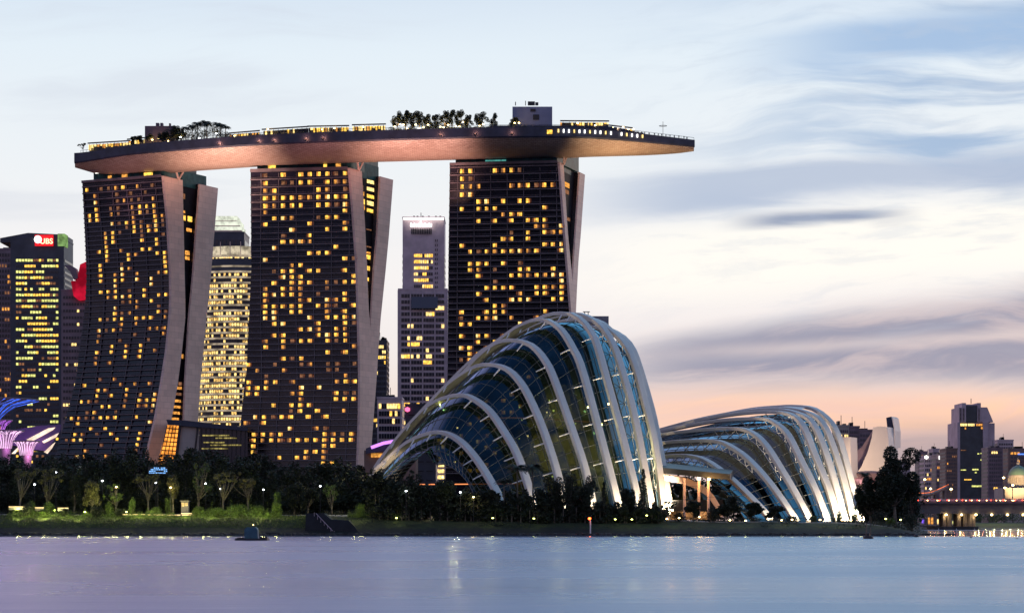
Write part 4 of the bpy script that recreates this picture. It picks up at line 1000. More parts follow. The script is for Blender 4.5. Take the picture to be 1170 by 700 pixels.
# right hand skyline
ot = thing('office_tower', 'tall grey office tower with chamfered notched top at the right', 'office tower', (PX(1115, 2200), 2200, 3))
y = 2200
m = MB(); m.box(PX(1094, y), PX(1097, y), y, y+50, 3, PZ(482, y)); m.box(PX(1123, y), PX(1129, y), y-1, y+50, 3, PZ(482, y)); m.box(PX(1097, y), PX(1137, y), y+2, y+50, 3, PZ(483, y))
m.box(PX(1096, y), PX(1099.5, y), y+1, y+40, PZ(482, y), PZ(465, y)); m.box(PX(1099.5, y), PX(1104, y), y+1, y+40, PZ(482, y), PZ(460, y)); m.box(PX(1117, y), PX(1121, y), y+1, y+40, PZ(482, y), PZ(460, y)); m.box(PX(1104, y), PX(1117, y), y+3, y+40, PZ(482, y), PZ(461.5, y))
A = [P(1121, 465, y+1), P(1128, 465, y+1), P(1135, 482, y+1), P(1121, 482, y+1)]; m.solid(A, [v+Vector((0, 30, 0)) for v in A]); m.build('wall', M['f_grey'], ot)
m = MB(); m.box(PX(1097.2, y), PX(1122.8, y), y+.8, y+1.8, 3, PZ(484, y)); m.box(PX(1104.4, y), PX(1116.6, y), y+1.8, y+2.8, PZ(482, y), PZ(463, y)); m.build('curtain_wall', mat('curtain_blue_grey', (.045, .055, .07), .4, var=.25, vscale=.15), ot)
m = MB()
for i in range(10):
    for a in (1097, 1100.5, 1118): m.box(PX(a, y), PX(a+1.6, y), y+.4, y+.9, PZ(467+i*1.5, y), PZ(466.2+i*1.5, y))
m.build('vent_slots', M['dark'], ot)
m = MB(); m.tube([P(1109.5, 461, y+10), P(1109.5, 455, y+10)], .35, 4); m.build('mast', M['dark'], ot)
for a, b2, py, h, k in ((1097.5, 1104.8, 485, 2.8, 'p'), (1106, 1113.5, 485, 2.6, 'p'), (1115.5, 1122.6, 485, 2.2, 'a'), (1102.5, 1104, 489, 2, 'a'), (1121, 1123, 488.6, 2.2, 'a'), (1117, 1119, 518, 1.2, 'g'), (1120.5, 1123, 517.6, 1.2, 'g'), (1120.5, 1123, 525, 1.5, 'g'), (1098, 1104, 536.5, 1, 'g'), (1111, 1118, 536, 1.5, 'g'), (1114, 1116, 539.5, 1.5, 'g'), (1102, 1110, 547.5, 1.2, 'y'), (1110.5, 1122, 555, 1.8, 'g'), (1098, 1104, 514, .8, 'd')):
    m = MB(); m.box(PX(a, y), PX(b2, y), y+.3, y+.75, PZ(py+h/2, y), PZ(py-h/2, y)); m.build('lit_window', EM[k], ot)
M['hazed_glass'] = mat('hazed_glass', (.11, .085, .10), .5)  # lightened glass colour stands in for haze over the far skyline
SK = 'hazy buildings of the right hand skyline'
def sk(label, *a, **k): return office(label, *a, group=None, glassm='hazed_glass', gap=k.pop('gap', .3), **k)
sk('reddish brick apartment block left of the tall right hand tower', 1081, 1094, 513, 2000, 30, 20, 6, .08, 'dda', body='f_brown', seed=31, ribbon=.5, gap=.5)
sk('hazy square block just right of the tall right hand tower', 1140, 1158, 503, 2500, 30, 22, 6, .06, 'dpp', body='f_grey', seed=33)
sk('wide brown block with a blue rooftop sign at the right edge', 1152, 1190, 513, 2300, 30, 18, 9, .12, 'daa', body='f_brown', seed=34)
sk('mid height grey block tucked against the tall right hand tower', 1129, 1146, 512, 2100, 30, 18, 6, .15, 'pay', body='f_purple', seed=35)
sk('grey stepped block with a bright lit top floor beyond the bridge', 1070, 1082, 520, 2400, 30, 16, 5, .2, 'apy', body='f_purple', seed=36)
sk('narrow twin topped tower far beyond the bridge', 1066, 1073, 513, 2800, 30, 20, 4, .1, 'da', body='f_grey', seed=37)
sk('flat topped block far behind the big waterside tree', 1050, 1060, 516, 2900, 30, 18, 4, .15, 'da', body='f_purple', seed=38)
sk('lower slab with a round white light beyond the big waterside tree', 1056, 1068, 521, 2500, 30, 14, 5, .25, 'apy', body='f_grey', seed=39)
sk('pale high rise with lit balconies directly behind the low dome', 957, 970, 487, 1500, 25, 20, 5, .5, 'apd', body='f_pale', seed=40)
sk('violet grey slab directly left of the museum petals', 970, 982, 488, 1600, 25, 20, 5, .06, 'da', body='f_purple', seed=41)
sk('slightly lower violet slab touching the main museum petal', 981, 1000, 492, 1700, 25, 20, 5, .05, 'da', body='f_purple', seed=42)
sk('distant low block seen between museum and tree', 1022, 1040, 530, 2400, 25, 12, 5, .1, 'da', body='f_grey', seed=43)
m = MB(); m.lathe([(0, -2), (1.7, -1.2), (2.1, 0), (1.7, 1.2), (0, 2)], P(1058.5, 522, 2490), 10); o = m.build('floodlight_ball', M['white_glow']); tag(o, 'round white light shining on a far rooftop', 'light')
m = MB(); m.box(PX(1072.5, 2398), PX(1080.5, 2398), 2396, 2397, PZ(524.5, 2398), PZ(520.5, 2398)); o = m.build('lit_roof_sign', M['sign_white']); tag(o, 'bright white lit strip on a far rooftop', 'roof sign')
m = MB(); 
for i in range(5): m.box(PX(1163+i*1.5, 2297), PX(1164+i*1.5, 2297), 2296, 2297, PZ(519.2, 2297), PZ(517.8, 2297))
o = m.build('blue_sign', glow('blue_sign', (.1, .25, 1), 2)); tag(o, 'small blue lit sign high on the right edge block', 'roof sign')
# domed court house
ch = thing('domed_courthouse', 'green domed courthouse with lit columns at the right edge', 'courthouse', (PX(1166, 1650), 1650, 3)); y = 1650; c0 = (PX(1166, y), y+8, 0)
sc_ = y/F
m = MB(); m.lathe([(11*sc_, 0), (10.8*sc_, 3*sc_), (9*sc_, 7*sc_), (6*sc_, 10*sc_), (2.5*sc_, 11.6*sc_), (0, 12*sc_)], (c0[0], c0[1], PZ(543, y)), 20); m.build('dome', mat('copper_green', (.16, .26, .20), .6), ch, True)
m = MB(); m.lathe([(1.8*sc_, 0), (1.8*sc_, 4*sc_), (.8*sc_, 5*sc_), (.2*sc_, 10*sc_), (0, 10*sc_)], (c0[0], c0[1], PZ(532, y)), 10); m.build('lantern', M['f_pale'], ch)
m = MB(); m.lathe([(11.4*sc_, 0), (11.4*sc_, 2.5*sc_), (10.4*sc_, 2.6*sc_), (10.4*sc_, -12*sc_)][::-1], (c0[0], c0[1], PZ(545, y)), 20); m.build('drum', M['f_pale'], ch)
m = MB()
for i in range(16):
    a = math.pi+math.pi*i/15; m.tube([(c0[0]+11.2*sc_*math.cos(a), c0[1]+11.2*sc_*math.sin(a), PZ(557, y)), (c0[0]+11.2*sc_*math.cos(a), c0[1]+11.2*sc_*math.sin(a), PZ(545, y))], .35, 6)
m.build('columns', M['f_pale'], ch)
m = MB(); m.box(PX(1146, y), PX(1190, y), y-6, y+30, 3, PZ(557, y)); m.build('wall', M['f_pale'], ch)
flood((c0[0]-12, y-25, PZ(566, y)), (c0[0]-2, y, PZ(548, y)), 60000, (1, .68, .28), 80, 1, .9)
flood((c0[0]+8, y-25, PZ(566, y)), (c0[0], y, PZ(542, y)), 40000, (1, .75, .4), 80, 1, .9)

# dark trees beyond the domes, closing the view between them
m = MB(); rr = random.Random(19)
for px in range(700, 1046, 4):
    y = rr.uniform(830, 850); pt = (546 if px < 960 else 556)+rr.uniform(-3, 6); x = PX(px, y); z1 = PZ(pt, y)
    for q in range(7): 
        zz = lerp(4.5, z1-1.5, rr.random()); sz = 3.2
        for _ in range(46):
            p = Vector((x+rr.gauss(0, 1.6), y+rr.gauss(0, 1.5), zz+rr.gauss(0, 1.1))); u = Vector((rr.gauss(0, 1), rr.gauss(0, 1), rr.gauss(0, 1))).normalized()*.7; w_ = u.cross(Vector((rr.gauss(0, 1), rr.gauss(0, 1), 1))).normalized()*.45
            m.quad(p-u, p+w_, p+u, p-w_)
tag(m.build('distant_wood', M['leaf']), 'dark trees filling the view behind the domes', 'wood', kind='stuff')
# ================================================================== trees
def leafcloud(m, c, rx, ry, rz, n, ls, rr, mi=0, flat=0.0):
    for _ in range(n):
        while True:
            a, b, d = rr.uniform(-1, 1), rr.uniform(-1, 1), rr.uniform(-1, 1)
            q = a*a+b*b+d*d
            if q <= 1 and q > rr.random()*.5: break
        p = Vector((c[0]+a*rx, c[1]+b*ry, c[2]+d*rz)); s = ls*rr.uniform(.55, 1.25)
        u = Vector((rr.gauss(0, 1), rr.gauss(0, 1), rr.gauss(0, .6))).normalized(); w = u.cross(Vector((rr.gauss(0, 1), rr.gauss(0, 1), rr.gauss(0, 1)))).normalized()
        m.quad(p-u*s, p+w*s*.5-u*s*.1, p+u*s, p-w*s*.5+u*s*.1, mi)
def tree(label, px, y, pyt, wpx, style='round', leaf='leaf', seed=1, group=None, name='tree', dens=1.0, base=None, cat='tree'):
    rr = random.Random(seed*13+7); x = PX(px, y); z0 = land_z(x, y) if base is None else base
    z1 = PZ(pyt, y); H = z1-z0; w = wpx*y/F/2
    root = thing(name, label, cat, (x, y, z0), group); m = MB(); cr = MB()
    lean = Vector((rr.uniform(-.06, .06)*H, rr.uniform(-.05, .05)*H, 0))
    if style == 'palm':
        top = Vector((x, y, z1-w*.35))+lean; m.tube([(x, y, z0-.4), Vector((x, y, z0)).lerp(top, .5)+lean*.3, top], [.30, .24, .18], 6)
        for i in range(22):
            a = 2*math.pi*i/22+rr.uniform(-.15, .15); up = rr.uniform(-.1, .9); L = w*rr.uniform(.85, 1.1); prev = None
            for k in range(8):
                t = k/7; p = top+Vector((math.cos(a)*L*t, math.sin(a)*L*t, w*(up*t-1.15*t*t*(.5+.3*up))))
                if prev is not None:
                    sd = Vector((-math.sin(a), math.cos(a), -.35)); ln = w*.34*(1-.5*t)*math.sin(math.pi*(.15+.8*t))+.05
                    for sg in (-1, 1):
                        for e in (0, .5):
                            p2 = prev.lerp(p, e); cr.quad(p2, p2+(p-prev)*.35, p2+(p-prev)*.7+sd*sg*ln+Vector((0, 0, -ln*.5)), p2+(p-prev)*.3+sd*sg*ln*.7+Vector((0, 0, -ln*.3)))
                prev = p
    elif style == 'conifer':
        m.tube([(x, y, z0-.4), (x, y, z1-.5)], [.25, .06], 6)
        for i in range(int(14*dens)):
            t = i/int(14*dens); zz = lerp(z0+H*.12, z1-.2, t); r_ = w*(1-t)**.8+.15
            for k in range(6):
                a = rr.uniform(0, 6.28); leafcloud(cr, (x+r_*.55*math.cos(a), y+r_*.55*math.sin(a), zz-.1*r_), r_*.45, r_*.45, H*.035, 16, .24, rr)
    else:
        ch = {'round': .72, 'flat': .50, 'open': .66, 'tall': .82}[style]*H     # crown height
        fork = z0+(H-ch)*.85+.3; n = {'round': 11, 'flat': 13, 'open': 14, 'tall': 12}[style]
        m.tube([(x, y, z0-.4), (x+lean.x*.3, y, (z0+fork)/2), (x+lean.x*.6, y+lean.y*.6, fork)], [H*.022+.06, H*.017+.05, H*.013+.05], 7)
        F0 = Vector((x+lean.x*.6, y+lean.y*.6, fork))
        airy = style in ('open', 'flat')
        for i in range(n):
            a = 6.28*i/n+rr.uniform(-.4, .4); rad = math.sqrt(rr.uniform(.05, 1))*(.72 if style in ('round', 'tall') else 1.0)*(1+.35*math.sin(a*1.0+seed))
            zz = z1-ch*(.16+.66*rr.random()*(1 if style != 'flat' else .6)) if i else z1-ch*.2
            shrink = math.sqrt(max(.10, 1-((zz-(z1-ch*.55))/(ch*.56))**2)) if style != 'flat' else 1
            p = Vector((x+lean.x+w*rad*math.cos(a)*shrink, y+lean.y+w*.8*rad*math.sin(a)*shrink, zz))
            o_ = F0 if not airy else Vector((x, y, z0)).lerp(F0, rr.uniform(.55, 1.0)); m.tube([o_, o_.lerp(p, .5)+Vector((rr.uniform(-.3, .3), 0, -ch*.03)), p], [H*.009+.03, H*.006+.02, .03], 5)
            cw = w*(rr.uniform(.14, .34) if airy else rr.uniform(.26, .44)); chh = ch*(rr.uniform(.05, .13) if airy else rr.uniform(.12, .20))
            nn = int(dens*(170 if not airy else 70)*max(.5, min(2.6, w/3.0)))
            leafcloud(cr, p, cw, cw*.9, max(.35, chh), nn, .23+.02*w, rr)
            if style in ('round', 'tall'): leafcloud(cr, p+Vector((rr.uniform(-1, 1)*cw, 0, -chh)), cw*.8, cw*.8, max(.3, chh*.7), nn//2, .23+.02*w, rr)
    m.build('trunk', M['bark'], root, True); cr.build('crown', M[leaf], root)
    return root
def bush(label, px, y, pyt, wpx, leaf='leaf_bush', seed=1, group=None, name='shrub', base=None):
    rr = random.Random(seed*17+3); x = PX(px, y); z0 = land_z(x, y) if base is None else base; H = max(.6, PZ(pyt, y)-z0); w = wpx*y/F/2
    m = MB()
    for i in range(7):
        a = rr.uniform(0, 6.28); r_ = rr.uniform(0, .55)*w; h = H*rr.uniform(.35, .6)
        m.tube([(x, y, z0-.2), (x+r_*math.cos(a), y+r_*math.sin(a)*.7, z0+h)], [.05, .02], 4)
        leafcloud(m, (x+r_*math.cos(a), y+r_*math.sin(a)*.7, z0+h), w*.5, w*.45, H*.42, int(70+16*w*H), .17, rr, 1)
    o = m.build(name, [M['bark'], M[leaf]]); return tag(o, label, 'shrub', group)
def lamp_light(p, pw, col, name='point_glow', r=.25):
    ld = bpy.data.lights.new(name, 'POINT'); ld.energy = pw; ld.color = col; ld.shadow_soft_size = r; ld.specular_factor = .1
    o = bpy.data.objects.new(name, ld); COL.objects.link(o); o.location = p; return o

# dark mass of the park wood behind the front trees, one object
m = MB(); rr = random.Random(77); topline = [(-30, 520), (0, 516), (40, 522), (62, 519), (80, 522), (110, 520), (140, 517), (160, 511), (185, 520), (212, 512), (240, 513), (262, 516), (300, 520), (330, 524), (360, 528), (395, 521), (420, 527), (445, 538), (470, 543), (520, 549), (560, 555), (600, 557), (640, 562), (690, 567), (735, 574), (770, 580)]
px = -35
while px < 760:
    back = px < 430
    for y in ((592, 606, 628, 655) if back else (572.5, 574.5, 576.5)):
        pt = interp(topline, px)+rr.uniform(-5, 10)+4*hnoise(px, y, .045)*3+(2 if y > 610 else (5 if back else 3)); x = PX(px+rr.uniform(-4, 4), y); z0 = land_z(x, y); z1 = PZ(pt, y); H = z1-z0
        w = rr.uniform(2.0, 3.6) if back else rr.uniform(1.4, 2.3)
        m.tube([(x, y, z0-.3), (x, y, z0+H*.5)], [.2, .12], 5, 1)
        for k in range(int(3+H/2.2)):
            t = rr.uniform(.04, .93); zz = z0+H*t; sp_ = w*(1-.45*t)
            leafcloud(m, (x+rr.uniform(-1, 1)*sp_*.7, y+rr.uniform(-.5, .5)*sp_, zz), sp_*.75, sp_*.5, H*.10+.3, 110 if back else 80, .40, rr)
    if back:
        for y in (590, 600):
            for k in range(2): x = PX(px+rr.uniform(-4, 4), y); leafcloud(m, (x, y, land_z(x, y)+rr.uniform(.8, 5)), 2.2, 1.2, 1.6, 130, .40, rr)
    px += rr.uniform(6, 9) if back else rr.uniform(6, 10)
tag(m.build('treeline', [M['leaf'], M['bark']]), 'dark unbroken mass of park trees behind the waterfront', 'wood', kind='stuff')

# front trees one can tell apart
T = [
 ('leafless looking thin tree at the far left edge of the park', 22, 578, 532, 26, 'flat', 'leaf3'),
 ('spreading olive tree left of the white park lamp, with a lit trunk', 54, 581, 529, 27, 'open', 'leaf3'),
 ('slender grey trunked tree between the olive tree and the yellow lit one', 84, 583, 531, 17, 'tall', 'leaf'),
 ('small tree with crown lit bright yellow from below', 106, 577, 548, 24, 'round', 'leaf3'),
 ('bushy tree lit yellow green beside the light line of the path', 133, 579, 550, 20, 'open', 'leaf_bush'),
 ('flat crowned tree just below the blue light screen', 170, 583, 538, 30, 'flat', 'leaf3'),
 ('narrow tree with brightly lit pale trunk beside the path', 198, 577, 540, 16, 'round', 'leaf3'),
 ('tall forked tree with yellow lit leaves on its left side', 226, 581, 525, 27, 'open', 'leaf2'),
 ('flat topped tree with a long bare lit trunk', 254, 580, 535, 30, 'flat', 'leaf3'),
 ('broad low crowned olive tree above the workboat', 284, 582, 543, 26, 'flat', 'leaf3'),
 ('pale green lit slim tree left of the dark outfall', 316, 577, 560, 12, 'tall', 'leaf_bush'),
 ('yellow green tree lit by a lamp right of the outfall', 379, 579, 550, 16, 'open', 'leaf_bush'),
 ('dark round tree hiding the left foot of the tall dome', 430, 576, 541, 34, 'round', 'leaf'),
 ('dark leafy tree standing over the outfall', 352, 577, 556, 26, 'round', 'leaf'),
 ('dark shrubby tree filling the gap left of the outfall', 336, 579, 548, 24, 'tall', 'leaf'),
 ('dark bushy tree between the first two lit arch bases', 455, 574, 548, 30, 'round', 'leaf'),
 ('round tree with faint yellow light in front of the lowest arch', 508, 574, 548, 38, 'round', 'leaf'),
 ('low dark tree at the right foot of the lowest arch', 556, 573, 558, 30, 'round', 'leaf'),
 ('feathery palm standing before the second arch of the tall dome', 592, 574, 528, 30, 'palm', 'leaf'),
 ('taller feathery palm beside the third arch of the tall dome', 611, 573, 527, 30, 'palm', 'leaf'),
 ('small palm leaning between second and third arch feet', 577, 573, 545, 24, 'palm', 'leaf'),
 ('dense dark tree below the fourth arch of the tall dome', 634, 574, 543, 26, 'round', 'leaf'),
 ('dark columnar tree between the fourth and fifth arch', 652, 573, 536, 18, 'tall', 'leaf'),
 ('wide dark tree in front of the fifth arch foot', 672, 574, 541, 30, 'round', 'leaf'),
 ('slim dark conifer right of the fifth arch', 690, 573, 548, 12, 'conifer', 'leaf'),
 ('dark tree covering the foot of the sixth arch', 716, 575, 556, 24, 'round', 'leaf'),
 ('tall pointed conifer in front of the brightest rear ribs', 735, 573, 533, 16, 'conifer', 'leaf'),
 ('airy small tree before the outermost foot of the tall dome', 762, 575, 571, 22, 'open', 'leaf'),
 ('dark tree under the entrance canopy between the domes', 792, 577, 572, 26, 'round', 'leaf'),
 ('round dark tree under the lowest arch of the low dome', 836, 580, 566, 30, 'round', 'leaf'),
 ('dark tree between first and second arch feet of the low dome', 862, 582, 573, 26, 'round', 'leaf'),
 ('small round tree before the second arch foot of the low dome', 884, 583, 577, 22, 'round', 'leaf'),
 ('huge dark waterside tree right of the low dome', 1023, 600, 507, 58, 'round', 'leaf'),
 ('broad dark tree filling the gap left of the huge waterside tree', 995, 604, 540, 40, 'tall', 'leaf'),
 ('dark tree leaning out over the water right of the huge one', 1042, 602, 545, 26, 'tall', 'leaf'),
 ('spiky palm peeking over the dark trees near the museum base', 984, 612, 538, 18, 'palm', 'leaf'),
]
for i, (lb_, px, y, pt, w, stl, lf_) in enumerate(T):
    big_ = w > 38 or 'gap left of the huge' in lb_
    tree(lb_, px, y, pt, w, stl, lf_, i+1, dens=2.0 if big_ else (.8 if stl in ('open', 'flat') else 1.15))
    if big_:
        o = None
# low planting under the big tree and along the right bank
Bs = [
 ('dark clipped round bush at the left edge of the lawn', 30, 574, 573, 17, 'leaf', 0), ('lit round bush left of the bright hedge mound', 36, 578, 570, 15, 'leaf_bush', 1),
 ('bright yellow green hedge mound on the crest of the bank', 50, 573, 580, 22, 'leaf_bush', 1), ('tall rounded bush lit from behind near the olive tree', 58, 578, 571, 18, 'leaf_bush', 1),
 ('low dark bush right of the lit hedge mound', 74, 574, 580, 16, 'leaf', 1), ('pale lit bush at the left edge of the park', 18, 579, 578, 18, 'leaf_bush', 1),
 ('dark round bush in front of the yellow lit tree', 110, 573, 576, 18, 'leaf', 0), ('leafy green bush left of the path light line', 124, 577, 572, 14, 'leaf_bush', 1),
 ('thin upright lit shrub standing by the light line', 151, 577, 566, 9, 'leaf_bush', 1), ('dark shrub interrupting the light line', 136, 574, 580, 16, 'leaf', 0),
 ('short lit shrub between flat crowned tree and bright trunk', 178, 578, 578, 16, 'leaf_bush', 1), ('tall thin green shrub left of the bright trunk', 192, 578, 566, 9, 'leaf_bush', 1),
 ('dense lit bush below the tall forked tree', 228, 576, 577, 22, 'leaf_bush', 1), ('wide dark green bush under the long lit trunk', 248, 575, 578, 24, 'leaf_bush', 1),
 ('bright hedge stretch behind the workboat', 272, 577, 575, 22, 'leaf_bush', 1), ('bright hedge stretch right of the workboat', 297, 577, 576, 20, 'leaf_bush', 1),
 ('tall lit bush ending the hedge near the outfall', 316, 576, 570, 16, 'leaf_bush', 1), ('round lit green bush alone right of the outfall', 411, 574, 573, 14, 'leaf_bush', 1),
 ('small glowing bush beside its ground lamp below the dome foot', 453, 573, 587, 12, 'leaf_bush', 1), ('dark low bush at the canopy columns', 775, 577, 582, 22, 'leaf', 0),
 ('dark bush right of the canopy columns', 812, 578, 577, 24, 'leaf', 0), ('dark leafy bush left of the third arch foot', 905, 584, 588, 16, 'leaf', 0),
 ('small lit bush at the fourth arch foot of the low dome', 929, 585, 588, 11, 'leaf_bush', 0), ('pointed bush before the brightest rib feet', 959, 586, 583, 12, 'leaf_bush', 0),
 ('lit shrub at the right end of the low dome', 976, 588, 585, 14, 'leaf_bush', 1), ('dark shrub under the huge waterside tree', 1008, 590, 582, 34, 'leaf', 0),
 ('shrub hanging over the bank at the river mouth', 1040, 596, 585, 30, 'leaf', 0), ('lit shrub at the foot of the huge waterside tree', 1017, 586, 590, 14, 'leaf_bush', 1)]
for i, (lb_, px, y, pt, w, lf_, lit_) in enumerate(Bs):
    bush(lb_, px, y, pt, w, lf_, i+1)
# ground cover that closes the gaps at the top of the bank
m = MB(); rr = random.Random(31)
for i in range(420):
    px = rr.uniform(-20, 1050); y = rr.uniform(576, 590) if px < 760 else rr.uniform(578, 588)
    if 138 < px < 250 and rr.random() < .8: continue
    x = PX(px, y); z = land_z(x, y); leafcloud(m, (x, y, z+.5), 1.5, 1.2, .6+.5*rr.random(), 60, .17, rr)
tag(m.build('undergrowth', M['leaf']), 'low undergrowth along the crest of the bank', 'undergrowth', kind='stuff')
m = MB()
for i in range(520):
    px = rr.choice((rr.uniform(8, 82), rr.uniform(96, 140), rr.uniform(146, 200), rr.uniform(214, 322), rr.uniform(220, 322), rr.uniform(398, 420))); y = rr.uniform(573.5, 577)
    x = PX(px, y); h = rr.uniform(.3, 1.5)*(1.7 if 225 < px < 322 else 1)*(.5+abs(hnoise(px, 3, .07))*1.4); leafcloud(m, (x, y, land_z(x, y)+h*.5), rr.uniform(.4, 1.1), .6, h*.6, 46, .15, rr)
    if rr.random() < .25: leafcloud(m, (x, y, land_z(x, y)+h*1.2), .25, .25, h*.8, 22, .13, rr)
tag(m.build('border_planting', M['leaf_bush']), 'lit ornamental planting along the crest of the bank', 'planting', kind='stuff')
m = MB()
for i in range(330):
    px = rr.uniform(-10, 1045); y = rr.uniform(566.5, 575); x = PX(px, y); k_ = hnoise(x, y, .09)
    if k_ < .02: continue
    leafcloud(m, (x, y, land_z(x, y)+.25), .9+2*k_, .7, .35+k_*1.1, 60, .15, rr)
tag(m.build('slope_scrub', M['leaf']), 'dark scrub scattered down the slope of the bank', 'scrub', kind='stuff')
# grass tufts on the bank
m = MB()
for i in range(16000):
    x = rr.uniform(-136, -50); y = rr.uniform(564.5, 577); z = land_z(x, y); h = rr.uniform(.1, .5)*(.4+1.2*abs(hnoise(x, y, .25)))*1.3; a = rr.uniform(0, 3.1); dx, dy = .09*math.cos(a), .09*math.sin(a)
    m.poly([(x-dx, y-dy, z-.02), (x+dx, y+dy, z-.02), (x+rr.uniform(-.08, .08), y, z+h)])
tag(m.build('grass', M['leaf_bush']), 'rough grass growing down to the waterline', 'grass', kind='stuff')

# ------------------------------------------------------------------ park lamps
def park_lamp(label, px, py, y, col='lamp_white', pw=60, lc=(.85, .92, 1), group='white park lamps among the trees'):
    p = P(px, py, y); z0 = land_z(p.x, y); r = thing('park_lamp', label, 'lamp post', (p.x, y, z0), group)
    m = MB(); m.tube([(p.x, y, z0-.2), (p.x, y, p.z-.15)], [.10, .06], 6); m.tube([(p.x, y, p.z-.1), (p.x+.5, y, p.z+.1)], .05, 5); m.build('post', M['dark'], r)
    m = MB(); m.lathe([(0, -.16), (.22, -.1), (.24, .08), (0, .18)], (p.x, y-.1, p.z), 8); m.build('lantern', M[col], r)
    lamp_light((p.x, y-.7, p.z-.3), pw, lc)
for k, (px, py, y) in enumerate(((39.5, 553, 584), (64, 539, 588), (23, 546, 590), (117, 549, 590), (235, 552, 588), (252, 558, 586), (178, 551, 588), (301, 559, 586), (366, 555, 588), (526, 562, 571.5), (464, 560.5, 571.5), (91, 535, 592), (195, 556.5, 576), (133, 556, 577), (541, 567.5, 571.5))):
    warm = k in (12, 13, 14)
    lb_ = ['white lamp between the thin tree and the olive tree', 'faint lamp above the olive tree crown', 'faint lamp high in the trees at the far left', 'lamp above the yellow lit tree', 'bright white lamp left of the long bare trunk', 'white lamp touching the long bare trunk', 'white lamp below the blue light screen', 'lone white lamp right of the broad olive tree', 'lone white lamp high above the outfall', 'white lamp in front of the lowest arch', 'faint lamp among dark trees at the dome foot', 'dim lamp deep in the wood left of the yellow tree', 'warm lamp beside the brightly lit pale trunk', 'warm lamp in the bushy yellow green tree', 'lamp right of the lowest arch foot'][k]
    park_lamp(lb_, px, py, y, 'lamp_warm' if warm else 'lamp_white', 200 if warm else 40, (1, .75, .3) if warm else (.85, .92, 1), None)
# lights washing the planting and lawn
YG = (.95, .95, .32)
for px, py, y, pw in ((20, 583, 575, 700), (33, 585, 572.5, 500), (50, 590, 570.5, 1500), (62, 583, 574.5, 1200), (76, 588, 571.5, 900), (97, 584, 574, 500), (104, 572, 573.5, 900), (108, 562, 573, 700), (122, 580, 573.5, 700), (134, 566, 574.5, 900), (146, 583, 573.5, 900), (160, 587, 571.5, 1000), (172, 584, 573, 500), (184, 588, 571.5, 900), (196, 578, 573, 500), (212, 588, 571.5, 900), (222, 548, 576, 600), (232, 581, 572, 600), (250, 560, 575.5, 250), (262, 583, 572, 900), (281, 556, 577, 300), (283, 583, 572, 700), (301, 583, 572, 900), (316, 579, 571.5, 700), (377, 560, 574.5, 400), (411, 580, 570.5, 500), (405, 588, 569, 300), (453, 592, 570.3, 90), (512, 562, 568.5, 260), (54, 560, 576, 300), (198, 562, 573, 400), (240, 589, 570.5, 700), (130, 590, 570, 600), (90, 592, 569.5, 600), (300, 592, 569.5, 300), (20, 592, 569.5, 500)):
    lamp_light(P(px, py-1, y), pw*.42, YG if py > 558 else (1, .78, .3))
# small ground spotlights
for k, (px, py, y) in enumerate(((610, 592.5, 568.5), (703, 593.5, 568.5), (722, 593.5, 568.5), (739, 589, 568.5), (762, 593, 568), (776, 592, 568), (799, 591, 568.5), (834, 594.5, 569), (852, 595, 569), (893, 594.5, 569.5), (905, 593.8, 570), (937, 594, 570), (947, 594, 570), (962, 594.3, 570), (972, 594.6, 570), (984, 594, 570), (1012, 593, 574), (1029, 594, 576), (563, 592, 568.5), (453, 592, 568.5), (97, 585, 572), (144.5, 585, 573))):
    p = P(px, py, y); p.z = max(p.z, land_z(p.x, y)+.18); r = thing('ground_light', 'small greenish white spotlight stuck in the bank grass', 'spotlight', tuple(p), 'small spotlights along the bank')
    m = MB(); m.lathe([(0, -.35), (.05, -.33), (.05, -.1), (.2, 0)], p, 6); m.build('bracket', M['dark'], r)
    m = MB(); m.lathe([(0, -.12), (.24, -.06), (.26, .12), (0, .2)], p+Vector((0, 0, .1)), 8); m.build('lens', M['lamp_green'] if px < 760 or k > 15 else M['lamp_warm'], r); lamp_light(p+Vector((0, -.2, .7)), 45, (.9, 1, .4))
# light line edging the promenade
for k, (a, b2, py) in enumerate(((139, 166, 587.3), (168, 188, 587.8), (190, 206, 588), (208, 223, 588), (10, 30, 578.5), (40, 50, 579.5), (66, 78, 580), (207, 219, 586.2))):
    y = 575.5; z_ = PZ(py, y); m = MB(); m.box(PX(a, y), PX(b2, y), y-.15, y+.15, z_-.10, z_+.10); m.box(PX(a, y), PX(b2, y), y+.15, y+.35, z_-.8, z_-.02, 1)
    o = m.build('edge_light', [glow('edge_light_glow_%d' % k, (1, .72, .32), 1.6, .3, .3), M['path']]); tag(o, ['longest glowing edge strip of the promenade', 'edge strip under the flat crowned tree', 'edge strip at the bright trunk', 'edge strip left of the tall forked tree', 'edge strip at the far left of the bank', 'short edge strip behind the hedge mound', 'edge strip right of the lit rounded bush', 'raised lit bench strip beside the tall forked tree'][k], 'edge light')
kk = thing('kiosk', 'small lit kiosk in the trees right of the bright trunk', 'kiosk', tuple(P(211, 584, 578)))
m = MB(); y = 579; m.box(PX(207, y), PX(215, y), y, y+2, PZ(588, y), PZ(572.5, y)); m.box(PX(206, y), PX(216, y), y-.5, y+2.3, PZ(572.5, y), PZ(571.5, y)); m.build('wall', M['f_pale'], kk)
m = MB(); m.box(PX(207.5, y), PX(210.4, y), y-.1, y-.02, PZ(578, y), PZ(574, y)); m.box(PX(211, y), PX(214.5, y), y-.1, y-.02, PZ(577.5, y), PZ(574, y)); m.build('window', M['win_pale'], kk)
